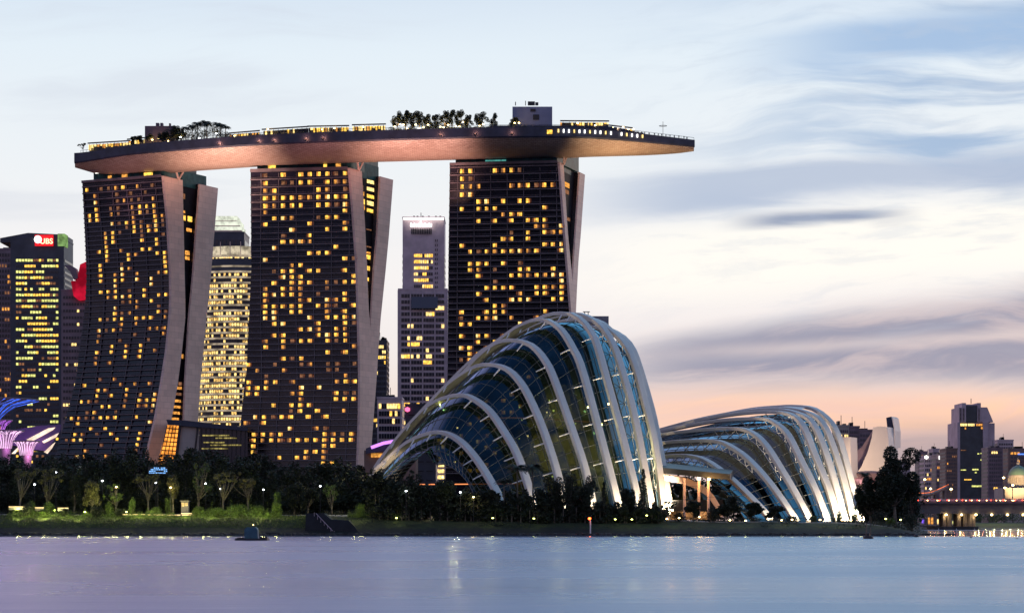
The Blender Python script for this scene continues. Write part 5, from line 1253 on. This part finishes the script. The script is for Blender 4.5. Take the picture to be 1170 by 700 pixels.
# blue screen between the trees
sg = thing('light_screen', 'pale blue light screen glowing between the treetops', 'screen', tuple(P(180, 537, 586)))
y = 586; m = MB(); m.box(PX(169, y), PX(191.5, y), y+.1, y+.4, PZ(541.2, y), PZ(533, y)); m.tube([(PX(180, y), y+.3, 4), (PX(180, y), y+.3, PZ(541, y))], .15, 6); m.build('frame', M['dark'], sg)
m = MB(); rr = random.Random(8)
for i in range(11):
    for j in range(4):
        if rr.random() < .8 and not (j == 0 and i < 1): a = 170+i*1.9+rr.uniform(0, .5); b3 = 533.6+j*1.9; m.box(PX(a, y), PX(a+1.5, y), y, y+.1, PZ(b3+1.2, y), PZ(b3, y))
m.build('screen', glow('blue_screen', (.22, .5, 1), 1.3, .4, 2), sg)
# outfall structure
of = thing('outfall', 'dark concrete outfall with sloping wing walls cut into the bank', 'outfall', (PX(375, 566), 566, 0))
y = 563; M['dk_conc'] = mat('dark_concrete', (.016, .018, .022), .8, var=.3, vscale=.4)
m = MB(); A = [P(350, 586, y), P(370, 586, y), P(378, 593, y), P(398, 594, y), P(405, 601, y+0), (PX(414, y), y, -.5), (PX(348, y), y, -.5)]; m.solid(A, [v if isinstance(v, Vector) and False else Vector(v)+Vector((0, 9, 0)) for v in A]); m.build('wing_wall', M['dk_conc'], of)
m = MB(); m.tube([P(361, 586, y-.6), P(380, 606, y-.6)], .08, 5)
for i in range(7): a = P(359+i*3.8, 585+i*3.5, y-.6); m.tube([a, a-Vector((0, 0, 1))], .05, 4)
m.build('handrail', M['f_grey'], of)
# navigation post with red light
nv = thing('beacon_post', 'white post with an orange red light at the waterline', 'beacon', (PX(674, 561), 561, 0))
y = 561; m = MB(); m.tube([(PX(674.6, y), y, -1), (PX(674.6, y), y, PZ(594, y))], .17, 8); m.build('post', M['truss'], nv)
m = MB(); m.lathe([(0, -.3), (.34, -.2), (.34, .2), (0, .35)], P(673.6, 592, y), 8); m.build('lamp', M['lamp_red'], nv); lamp_light(P(673.6, 592, y-1), 60, (1, .2, .05))
m = MB(); m.box(PX(667, y), PX(679, y), y-.8, y+1.2, -.6, .45); m.build('plinth', M['rock'], nv)

# ------------------------------------------------------------------ things on the water
wb = thing('work_platform', 'small dark floating platform with a blue green rounded cabin', 'floating platform', (PX(288, 403), 403, 0))
y = 403; m = MB(); A = [(PX(269, y), y-1.2), (PX(306, y), y-1.2), (PX(307, y), y+1.4), (PX(270, y), y+1.4)]; m.prism(A, -.3, .30); m.prism([(a+.1 if i in (0, 3) else a-.1, b2) for i, (a, b2) in enumerate(A)], .30, .38); m.build('deck', M['dark'], wb)
m = MB(); x0, x1 = PX(280, y), PX(295, y); prof = [(0, .38), (-.02, 1.8), (.12, 2.15), (.45, 2.38), (x1-x0-.45, 2.38), (x1-x0-.12, 2.15), (x1-x0, 1.8), (x1-x0, .38)]
m.solid([(x0+a, y-.8, z) for a, z in prof], [(x0+a, y+.9, z) for a, z in prof]); m.build('cabin', mat('teal_hull_paint', (.03, .10, .14), .5, var=.2, vscale=1), wb)
m = MB(); m.box(PX(297, y), PX(306, y), y-1, y+1, .38, .70); m.box(PX(271, y), PX(279, y), y-.4, y+.4, .38, .55); m.tube([(PX(289.5, y), y, 2.3), (PX(289.5, y), y, 2.75)], .05, 5); m.build('fittings', M['dark'], wb)
m = MB(); m.lathe([(0, -.08), (.1, 0), (0, .1)], (PX(289.5, y), y-.1, 2.8), 6); m.build('lamp', M['lamp_warm'], wb)
by = thing('beacon_buoy', 'dark buoy with a tapering open frame near the low dome', 'buoy', (PX(992, 446), 446, 0))
y = 446; cx2 = PX(992, y); m = MB(); m.lathe([(0, -.4), (1.0, -.3), (1.05, .1), (1.0, .5), (.9, .56), (0, .58)], (cx2, y, 0), 16); m.build('float', M['dark'], by, False)
m = MB()
for a in (.6, 2.5, 3.9, 5.6): m.tube([(cx2+.55*math.cos(a), y+.55*math.sin(a), .5), (cx2+.48*math.cos(a), y+.48*math.sin(a), 2.6), (cx2+.52*math.cos(a), y+.52*math.sin(a), 3.1)], .07, 5)
for z_ in (1.0, 2.1, 3.0): m.lathe([(.52, -.04), (.58, 0), (.52, .04), (.48, 0), (.52, -.04)], (cx2, y, z_), 10)
m.lathe([(0, .55), (.4, .6), (.32, 1.1), (0, 1.3)], (cx2, y, 0), 8); m.build('frame', M['dark'], by)
m = MB(); m.lathe([(0, 0), (.14, .05), (.14, .3), (0, .38)], (cx2, y, 3.0), 8); m.build('lamp_head', M['dark'], by)
for px, yy_, r_, lb_ in ((1047, 498, .58, 'largest small round float left of the river mouth'), (1109.5, 470, .26, 'tiny round float nearest the bridge piers'), (1162, 440, .22, 'tiny round float at the right edge'), (918, 468, .12, 'barely visible float left of the beacon buoy')):
    m = MB(); m.lathe([(0, -.5*r_), (.8*r_, -.2*r_), (r_, .3*r_), (.7*r_, .9*r_), (0, 1.15*r_)], (PX(px, yy_), yy_, 0), 12); tag(m.build('float', M['dark'], smooth=True), lb_, 'float')
m = MB(); y = 780; L = [(PX(px, y), y-(px-1050)*.2, .45) for px in range(1052, 1200, 6)]; m.tube(L, .16, 6)
for q in L[::3]: m.tube([(q[0], q[1], -.5), (q[0], q[1], 1.1)], .12, 5)
tag(m.build('floating_boom', M['truss']), 'thin white floating boom stretched across the river mouth', 'boom')

# ------------------------------------------------------------------ bridge with traffic
br_ = thing('road_bridge', 'long dark road bridge on grouped columns at the right', 'bridge', (PX(1110, 1000), 1000, 0))
y = 1000; xa, xb = PX(1035, y), PX(1290, y); zt = PZ(573, y); M['conc'] = mat('bridge_concrete', (.16, .13, .12), .8, var=.2, vscale=.2)
m = MB(); m.box(xa, xb, y-1, y+26, zt-.9, zt); m.box(xa, xb, y+.4, y+24.6, zt-5.2, zt-.9); m.build('girder', M['conc'], br_)
m = MB(); m.box(xa, xb, y-1.3, y-1, zt-.6, zt+.35); m.build('parapet', M['conc'], br_)
m = MB()
m.tube([(xa, y-1.1, zt+1.1), (xb, y-1.1, zt+1.1)], .05, 4)
for i in range(60): x = lerp(xa, xb, i/59); m.tube([(x, y-1.1, zt+.3), (x, y-1.1, zt+1.1)], .05, 4)
m.build('railing', M['f_pale'], br_)
for px in (1079, 1084.5, 1095.5, 1103, 1108, 1112):
    m = MB(); x = PX(px, y+5); m.tube([(x, y+5, -1.5), (x, y+5, zt-5)], 1.0, 8); m.build('column', M['conc'], br_); m = MB(); m.tube([(x+1, y+18, -1.5), (x+1, y+18, zt-5)], 1.0, 8); m.build('column', M['conc'], br_)
m = MB(); m.prism([(PX(1068, y), y-1), (PX(1090, y), y-4), (PX(1117, y), y-2), (PX(1121, y), y+6), (PX(1117, y), y+26), (PX(1070, y), y+24)], -1, 1.3); m.build('pier_base', M['rock'], br_)
for px in (1081, 1098.5, 1115, 1133, 1151, 1169):
    m = MB(); x = PX(px, y); m.lathe([(0, -.5), (.5, -.35), (.5, .1), (0, .4)], (x, y-.2, PZ(587.4, y)), 8); m.build('underdeck_lamp', M['lamp_warm'], br_); lamp_light((x, y+3, PZ(590, y)), 300, (1, .75, .35))
def make_car():
    r = thing('car', 'car', 'car'); m = MB()
    prof = [(-2.2, .35), (-2.25, .8), (-1.5, .95), (-.9, 1.42), (.7, 1.45), (1.35, 1.0), (2.1, .9), (2.25, .6), (2.2, .35)]
    m.solid([(a, -.85, z) for a, z in prof], [(a, .85, z) for a, z in prof]); m.build('body', M['f_grey'], r)
    m = MB(); pr2 = [(-1.2, 1.0), (-.8, 1.36), (.6, 1.38), (1.1, 1.0)]; m.solid([(a, -.87, z) for a, z in pr2], [(a, .87, z) for a, z in pr2]); m.build('windows', M['glass_row'], r)
    for wx in (-1.35, 1.4):
        m = MB(); k = 10; A = [(wx+.33*math.cos(6.28*i/k), -.9, .33+.33*math.sin(6.28*i/k)) for i in range(k)]; m.solid(A, [(a, .9, z) for a, _, z in A]); m.build('wheels', M['dark'], r)
    for s_ in (-.6, .6):
        m = MB(); m.obox((-2.28, s_, .75), (.06, 0, 0), (0, .28, 0), (0, 0, .16)); m.obox((-2.1, s_*1.43, .75), (.22, 0, 0), (0, .05, 0), (0, 0, .16)); m.build('tail_light', M['tail'], r)
        m = MB(); m.obox((2.24, s_, .68), (.06, 0, 0), (0, .25, 0), (0, 0, .14)); m.obox((2.05, s_*1.43, .68), (.2, 0, 0), (0, .05, 0), (0, 0, .14)); m.build('headlight', M['lamp_warm'], r)
    return r
M['tail'] = glow('tail_light', (1, .06, .03), 9)
car = make_car(); rr = random.Random(6)
xs_ = sorted(rr.uniform(1054, 1176) for _ in range(46))
for i, px in enumerate(xs_):
    c = car if i == 0 else copy_tree(car)
    ln = i % 3; y2 = y+3+ln*4
    c.location = (PX(px, y2), y2, zt+.02); c.rotation_euler = (0, 0, 0 if ln < 2 else math.pi)
    c['label'] = 'small car with glowing tail lights in the traffic on the bridge'; c['group'] = 'cars on the road bridge'
for px in range(1056, 1180, 11):
    lamp_light((PX(px, y), y-1.8, zt+1.4), rr.uniform(20, 110), rr.choice(((1, .15, .08), (1, .3, .1), (1, .7, .5)))); lamp_light((PX(px+5, y), y+8, zt+2.0), 150, (1, .4, .2))  # added lights without fittings, standing in for the red glow of traffic
for k, (px, py, y2) in enumerate(((1086.5, 558.5, 1030), (1146.5, 545.5, 1060), (1063, 558, 1060), (1157, 554, 1030), (1148, 557, 1050), (1040, 549, 1080), (1056.5, 547.5, 1080))):
    p = P(px, py, y2); r = thing('street_lamp', ['street lamp beside the tall tower foot on the bridge', 'tallest orange street lamp near the domed courthouse', 'street lamp at the left end of the bridge', 'white street lamp in front of the domed courthouse', 'orange street lamp just below the tallest one', 'greenish lamp seen against the huge waterside tree', 'lamp right of the huge waterside tree top'][k], 'street lamp', (p.x, y2, zt))
    m = MB(); m.tube([(p.x, y2, 3), (p.x, y2, p.z)], .16, 6); m.build('post', M['dark'], r); m = MB(); m.lathe([(0, -.4), (.55, -.2), (.55, .2), (0, .5)], (p.x, y2-.4, p.z), 8); m.build('lantern', M['lamp_warm'], r); lamp_light((p.x, y2-1.5, p.z-.8), 700, (1, .55, .2))
rp = thing('slip_road', 'rising slip road with orange lit railing behind the bridge', 'slip road', (PX(1060, 1100), 1100, 3)); y2 = 1100
L = smooth_path([P(1035, 566, y2), P(1058, 566, y2), P(1070, 562, y2), P(1082, 556.5, y2)], 14)
m = MB(); m.sweep(L, [Vector((0, 1, 0))]*14, [Vector((0, 0, 1))]*14, 4, .6); m.build('deck', M['conc'], rp)
m = MB(); m.tube([q+Vector((0, -4, 1.4)) for q in L], .18, 5); m.build('railing', glow('railing_glow', (1, .22, .08), 1.1, .7, .5), rp)  # the rail is no lamp, its glow stands in for orange light on it
for i in (3, 6, 9, 12):
    m = MB(); m.tube([(L[i].x, y2, 2), tuple(L[i])], .8, 6); m.build('column', M['conc'], rp)
# lit kiosks and lawn on the far bank, seen under the bridge
for k, (a, b2, pa, pb, mt_, lb_) in enumerate(((1053, 1059, 592, 599, 'violet', 'violet lit stall under the left end of the bridge'), (1060, 1070, 590, 600, 'win_lo', 'amber lit stall under the left end of the bridge'), (1070.5, 1077, 592, 600, 'win_pale', 'pale lit stall beside the bridge columns'), (1088, 1093, 594, 600, 'win_green', 'greenish lit stall between the bridge columns'))):
    if mt_ == 'violet' and 'violet' not in M: M['violet'] = glow('violet_light', (.25, .12, 1), 1.0, .6, 1)
    y2 = 1206; r = thing('stall', lb_, 'stall', (PX((a+b2)/2, y2), y2, 2)); m = MB(); m.box(PX(a, y2), PX(b2, y2), y2, y2+3, .5, PZ(pa, y2)); m.box(PX(a, y2)-.4, PX(b2, y2)+.4, y2-.8, y2+3.4, PZ(pa, y2), PZ(pa, y2)+.3); m.build('shelter', M['f_pale'], r)
    m = MB(); zz0, zz1 = PZ(pb, y2)+.8, PZ(pa, y2)-.4; n_ = 3
    for i in range(n_): m.box(lerp(PX(a, y2), PX(b2, y2), (i+.12)/n_), lerp(PX(a, y2), PX(b2, y2), (i+.85)/n_), y2-.12, y2-.02, zz0, zz1)
    m.build('lit_front', M[mt_], r)
for px in range(1118, 1180, 9): lamp_light((PX(px, 1206), 1206, 7), 900, (.9, .85, .35))
m = MB(); rr = random.Random(91)
for i in range(46):
    px = rr.uniform(1052, 1190); y2 = rr.uniform(1222, 1260); x = PX(px, y2); w_ = rr.uniform(1.5, 3)
    for q in range(3): leafcloud(m, (x+rr.uniform(-1, 1)*w_, y2, 3+rr.uniform(.5, 5)), w_*1.2, w_, 1.6, 60, .45, rr)
tag(m.build('far_bank_foliage', M['leaf2']), 'dark low trees along the far bank behind the bridge', 'foliage', kind='stuff')

# ------------------------------------------------------------------ light trees and striped canopy at the left edge
def supertree(label, px, y, pyt, wpx, trunk_py, lc, lm, seed):
    rr = random.Random(seed); x = PX(px, y); zt_ = PZ(pyt, y); zb = PZ(trunk_py, y); Rr = wpx*y/F/2
    r = thing('light_tree', label, 'tree sculpture', (x, y, 4)); m = MB()
    m.lathe([(2.6, -1), (1.8, (zb-4)*.4), (1.5, (zb-4)*.8), (2.0, zb-4)], (x, y, 4), 14); m.build('trunk', M['f_purple'], r, True)
    m = MB(); m2 = MB(); n = 40
    for i in range(n):
        a = 2*math.pi*i/n; c_, s_ = math.cos(a), math.sin(a); L = []
        for k in range(8):
            t = k/7; rad = 2.0+(Rr-2.0)*t**1.25; L.append(Vector((x+rad*c_, y+rad*s_, zb+(zt_-zb)*math.sin(t*1.571)**.85)))
        (m if i % 2 else m2).tube(L, .13, 4)
        a2 = a+.16; q = Vector((x+Rr*math.cos(a2), y+Rr*math.sin(a2), zt_)); (m2 if i % 3 else m).tube([L[4], q], .10, 4); a3 = a-.14; m.tube([L[5], Vector((x+Rr*math.cos(a3), y+Rr*math.sin(a3), zt_))], .09, 4)
    m.build('branches', M['f_purple'], r); m2.build('lit_branches', lm, r)
    m = MB(); m.tube([(x+Rr*math.cos(6.283*i/40), y+Rr*math.sin(6.283*i/40), zt_) for i in range(41)], .22, 5); m.build('rim', M['f_purple'], r)
    lamp_light((x+2, y-Rr*.7, zb-.5), 600, lc, r=1); lamp_light((x+Rr*.5, y-Rr*.6, zb+1), 500, lc, r=1)
VI = glow('violet_rods', (.62, .18, 1.0), 1.1, .6, .2); BL = glow('blue_rods', (.06, .16, 1.0), 1.1, .6, .2); WH = glow('pink_rods', (1, .62, .95), 1.1, .5, .2)
supertree('tallest tree sculpture with blue lit funnel cut by the left edge', -16, 770, 457, 120, 494, (.15, .3, 1), BL, 1)
supertree('pink and violet lit tree sculpture at the left edge', 6, 752, 492, 42, 512, (.9, .35, 1), WH, 2)
supertree('small pink lit tree sculpture in front of the striped canopy', 30, 742, 504, 30, 520, (1, .4, .9), WH, 3)
supertree('violet lit tree sculpture behind the smallest one', -6, 790, 480, 40, 508, (.7, .2, 1), VI, 4)
cn = thing('striped_canopy', 'curved leaf shaped canopy with bright diagonal stripes at the left', 'canopy', (PX(45, 800), 800, 4)); y = 800
A = [P(-8, 497, y), P(20, 490, y), P(45, 486, y), P(70, 484.5, y), P(69, 492, y), P(62, 503, y), P(52, 515, y), P(30, 512, y), P(0, 505, y)]
m = MB(); m.solid(A, [v+Vector((-4, 10, 0)) for v in A]); m.build('roof', mat('canopy_violet', (.10, .07, .15), .4), cn)
SW = glow('canopy_stripe', (1, .74, .58), 1.3, .35, .3)
for q in ([(30, 502), (55, 489), (63, 488), (60, 491), (36, 504)], [(48, 504), (64, 495.5), (67, 494.5), (64, 499), (50, 506)], [(50, 516), (60, 507), (63, 505), (59, 512), (54, 518)], [(13, 518), (20, 511), (22, 511), (17, 518)]):
    m = MB(); F1 = [P(a, b2, y-.5) for a, b2 in q]; m.solid(F1, [v+Vector((0, .4, 0)) for v in F1]); m.build('light_stripe', SW, cn)
lamp_light(P(30, 505, 790), 1500, (.8, .3, 1), r=1)

# ------------------------------------------------------------------ garden and pavilions on the roof deck
def droot(name, label, cat, px, back=8, group=None): return thing(name, label, cat, tuple(deckpt(px, back)), group)
def dbox(m, a, b2, pt, pb, back, dep, mi=0):
    y = interp(deck_front, (a+b2)/2)+back; m.box(PX(a, y), PX(b2, y), y, y+dep, max(DECK-.5, PZ(pb, y)) if pb else DECK-.2, PZ(pt, y), mi); return m
lc_ = droot('lift_core', 'blue grey lift core block standing on the deck over the right tower', 'lift core', 610, 14)
m = MB(); dbox(m, 585.5, 631, 122, None, 14, 12); m.build('wall', mat('lift_core_cladding', (.20, .22, .34), .5, var=.1, vscale=.2), lc_)
m = MB(); y = 1140
for a, b2, pt in ((603, 611, 118.5), (611.5, 615, 119.5), (588.5, 589.5, 119), (600, 600.8, 117.8)): m.box(PX(a, y), PX(b2, y), y-6, y-3, PZ(122, y), PZ(pt, y))
m.build('roof_plant', M['dark'], lc_)
m = MB(); y = interp(deck_front, 608)+13.7; m.box(PX(606, y), PX(612, y), y-.1, y+.2, PZ(127.5, y), PZ(124.5, y)); m.box(PX(609, y), PX(616, y), y-.1, y+.2, PZ(137, y), PZ(131, y)); m.build('louvres', M['dark'], lc_)
lc2 = droot('plant_block', 'purple brown plant block on the deck above the left tower', 'plant room', 178, 12)
m = MB(); dbox(m, 165.5, 200, 144, None, 12, 10); dbox(m, 178, 181.5, 140.5, None, 14, 3); dbox(m, 183, 186, 140.5, None, 14, 3); dbox(m, 193, 195, 141, None, 14, 2); m.build('wall', mat('plant_block_cladding', (.11, .075, .11), .6, var=.2, vscale=.3), lc2)
def pavilion(label, a, b2, pt_a, pt_b, back, lit, post=8, thick=.7):
    r = droot('roof_pavilion', label, 'pavilion', (a+b2)/2, back); ya, yb = interp(deck_front, a)+back, interp(deck_front, b2)+back
    A = [P(a-1, pt_a, ya-1.5), P(b2+1, pt_b, yb-1.5), P(b2+1, pt_b, yb+5), P(a-1, pt_a, ya+5)]; m = MB(); m.solid([v-Vector((0, 0, thick)) for v in A], A); m.build('roof', M['dark'], r)
    m = MB()
    for i in range(post):
        t = (i+.5)/post; x = lerp(A[0].x, A[1].x, t); yy_ = lerp(ya, yb, t); m = MB(); m.tube([(x, yy_-.8, DECK-.3), (x, yy_-.8, lerp(A[0].z, A[1].z, t)-thick)], .12, 5); m.build('post', M['dark'], r)
    m = MB(); m.solid([(A[0].x+.5, ya+1.6, DECK-.3), (A[1].x-.5, yb+1.6, DECK-.3), (A[1].x-.5, yb+1.6, A[1].z-thick), (A[0].x+.5, ya+1.6, A[0].z-thick)], [(A[0].x+.5, ya+1.9, DECK-.3), (A[1].x-.5, yb+1.9, DECK-.3), (A[1].x-.5, yb+1.9, A[1].z-thick), (A[0].x+.5, ya+1.9, A[0].z-thick)]); m.build('back_wall', M['navy'], r)
    n_ = max(3, int((b2-a)/3)); rr = random.Random(int(a))
    for i in range(n_):
        if rr.random() > lit: continue
        t0, t1 = (i+rr.uniform(.05, .3))/n_, (i+rr.uniform(.6, .95))/n_; m = MB(); zz = lerp(A[0].z, A[1].z, (t0+t1)/2)-thick; hh = rr.uniform(.25, .8)
        zb = DECK+max(.2, (zz-DECK)*(1-hh)); x0, x1 = lerp(A[0].x, A[1].x, t0), lerp(A[0].x, A[1].x, t1); yy_ = lerp(ya, yb, t0)+.6
        m.box(x0, x1, yy_, yy_+.2, zb, zz-.1); m.build('lit_bay', M[rr.choice(('win_hi', 'win_pale', 'win_lo', 'win_pale'))], r)
    mid = deckpt((a+b2)/2, back-2, 1.5); lamp_light(mid, 350, (1, .6, .25))
pavilion('golden lit terrace roof at the left tip of the deck', 101, 148, 163, 160, 6, .95, 12)
pavilion('higher golden terrace roof behind the left tip one', 146, 166, 158.5, 156.5, 8, .8, 5)
pavilion('low pavilion right of the palm grove', 262, 296, 151.5, 148.5, 8, .8)
pavilion('long thin roofed pavilion left of the middle tower', 300, 352, 147.2, 143.8, 8, .35, 10)
pavilion('lit pavilion above the middle tower', 352, 398, 143.6, 142.8, 8, .85, 8)
pavilion('lit flat roof pavilion just left of the garden trees', 403, 440, 142, 141, 8, .95, 7)
pavilion('wide curved roof restaurant on the overhang', 641, 695, 137.3, 137.6, 9, .45, 8)
pavilion('lower terrace roof at the end of the restaurant', 690, 722, 141.5, 145.5, 6, .8, 6)
wl = droot('garden_wall', 'long dark planter wall running along the deck front', 'planter wall', 560, 4); m = MB()
for a in range(560, 735, 5): dbox(m, a, a+5.2, 143.5+max(0, (a-690)*.20), None, 4, 1.0)
m.build('wall', M['navy'], wl)
rr = random.Random(55)
def dtree(label, px, pt, wpx, style, back, seed, group):
    y = interp(deck_front, px)+back; tree(label, px, y, pt, wpx, style, 'leaf', seed, group, name='palm_tree' if style == 'palm' else 'tree', base=DECK-.2, dens=.9, cat='palm' if style == 'palm' else 'tree')
G1 = 'round garden trees on the roof deck'
for k, (px, pt, w) in enumerate(((455, 125.5, 15), (463, 124.5, 15), (471, 128, 14), (480, 126.5, 15), (488, 130, 13), (497, 130, 14), (508, 126.5, 15), (517, 125, 15), (526, 124.5, 15), (534, 130, 12), (549, 126.5, 17), (566, 127.5, 11), (587, 133.5, 13))):
    dtree(['first garden tree at the left end of the roof garden row', 'tallest garden tree of the left roof clump', 'garden tree third from the left end of the roof row', 'garden tree fourth from the left end of the roof row', 'short garden tree in the middle dip of the roof row', 'garden tree right of the middle dip of the roof row', 'garden tree left of the twin peaks of the roof row', 'left one of the twin peak roof garden trees', 'right one of the twin peak roof garden trees', 'last low tree of the continuous roof garden row', 'lone round roof tree right of the continuous row', 'narrow lone roof tree left of the lift core', 'low warmly lit roof tree touching the lift core'][k], px, pt, w, 'round', 8+k % 3*2, 200+k, 'round garden trees on the roof deck')
for k, (px, pt, w) in enumerate(((200, 143, 14), (206, 146, 12), (212, 143.5, 13), (219, 141, 14), (225, 138, 15), (233, 136.5, 15), (237, 139, 14), (247, 138.5, 15), (253, 140, 15), (258, 143, 12))):
    dtree(['palm half hidden by the purple brown plant block', 'low palm at the left of the roof palm grove', 'third palm from the left of the roof palm grove', 'palm left of the two tallest roof palms', 'second tallest palm of the roof grove', 'tallest palm of the roof grove', 'palm right beside the tallest roof palm', 'palm left of the last pair in the roof grove', 'broad palm near the right end of the roof grove', 'last and shortest palm at the right of the roof grove'][k], px, pt, w*1.15, 'palm' if k > 1 else 'round', 6+k % 3*3, 300+k, 'palms on the roof deck above the left tower')
dtree('small lone tree at the far left tip of the deck', 95, 163.5, 9, 'flat', 4, 350, None)
for k, (px, back) in enumerate(((152, 6), (160, 5), (172, 5), (185, 5), (190, 4))): dtree(['leftmost tiny lit tree before the plant block', 'second tiny lit tree before the plant block', 'tiny tree at the left corner of the plant block', 'tiny tree at the middle of the plant block', 'tiny tree at the right corner of the plant block'][k], px, 155-k*1.2, 9, 'round', back, 360+k, None)
m = MB(); rr = random.Random(66)
for i in range(240):
    px = rr.uniform(100, 738); q = deckpt(px, rr.uniform(1.5, 4), 0); q.z = DECK-(1.6*max(0, (px-650)/140)); leafcloud(m, (q.x, q.y, q.z+.5), .9, .6, .7, 26, .22, rr)
tag(m.build('deck_planting', M['leaf']), 'low clipped planting along the front edge of the roof deck', 'planting', kind='stuff')
m = MB(); rr = random.Random(68)
for px in list(range(186, 264, 2))+list(range(447, 575, 3)):
    q = deckpt(px+rr.uniform(-1, 1), rr.uniform(5, 14)); h = rr.uniform(4.5, 9)*(.6 if px > 254 else 1)*(.55 if px > 400 else 1); m.tube([q, q+Vector((0, 0, h*.7))], .1, 4); leafcloud(m, q+Vector((0, 0, h*.7)), 1.7, 1.5, h*.32, 130, .30, rr)
tag(m.build('palm_grove_undergrowth', M['leaf']), 'dark shrubs growing between palms and trees on the roof deck', 'shrubs', kind='stuff')
# warm lamps in the roof garden
for k, px in enumerate((451, 457, 461, 465, 475, 479, 484, 489, 503, 507, 512, 521, 525, 529, 548, 552, 588, 593, 174, 181, 192, 206, 228, 247, 268, 306, 368, 382, 415, 660, 680, 700, 712, 718, 724)):
    q = deckpt(px, rr.uniform(3.0, 5.5), rr.uniform(1.0, 3.6)); r = thing('garden_lamp', 'small warm lamp glowing among the planting on the roof deck', 'lamp', (q.x, q.y, DECK), 'warm lamps on the roof deck')
    m = MB(); m.tube([(q.x, q.y, DECK-.6), (q.x, q.y, q.z)], .05, 5); m.build('post', M['dark'], r)
    m = MB(); m.lathe([(0, -.2), (.42, -.12), (.42, .2), (0, .4)], q, 8); m.build('lantern', M['lamp_warm'] if px not in (206, 228, 247) else M['lamp_white'], r); lamp_light(q+Vector((0, .8, .4)), 420, (1, .62, .22))
ms = droot('mast', 'thin mast with crossed rings on the overhang end', 'mast', 757.5, 14); q = deckpt(757.5, 12)
m = MB(); z0 = DECK-1.5; zt_ = PZ(139, q.y); m.tube([(q.x, q.y, z0), (q.x, q.y, zt_)], .12, 5); zr = PZ(144, q.y); m.tube([(q.x+2.0*math.cos(6.283*i/12), q.y+2.0*math.sin(6.283*i/12), zr+.0) for i in range(13)], .09, 4); m.tube([(q.x-2, q.y, zr), (q.x+2, q.y, zr)], .08, 4); m.build('pole', M['dark'], ms)
# people at the rail on the overhang
rr = random.Random(12)
for k in range(13):
    px = 728+k*4.8+rr.uniform(-1, 1); q = deckpt(px, 1.6+max(0, (px-780)*.3)+rr.uniform(0, 1)); z = DECK-1.3-(.3*max(0, (px-740)/53)); m = MB()
    m.lathe([(.10, 0), (.17, .45), (.2, .9), (.17, 1.0), (.25, 1.38), (.08, 1.5), (.07, 1.54), (.12, 1.62), (.11, 1.72), (0, 1.78)], (q.x, q.y, z+.2), 8)
    for sg in (-1, 1): m.tube([(q.x+sg*.23, q.y, z+1.58), (q.x+sg*.27, q.y-.1, z+1.25), (q.x+sg*.24, q.y-.25, z+1.05)], [.06, .05, .035], 5)
    tag(m.build('person', M['dark'], smooth=True), 'person in dark clothes standing at the rail of the overhang', 'person', 'people at the rail of the overhang')
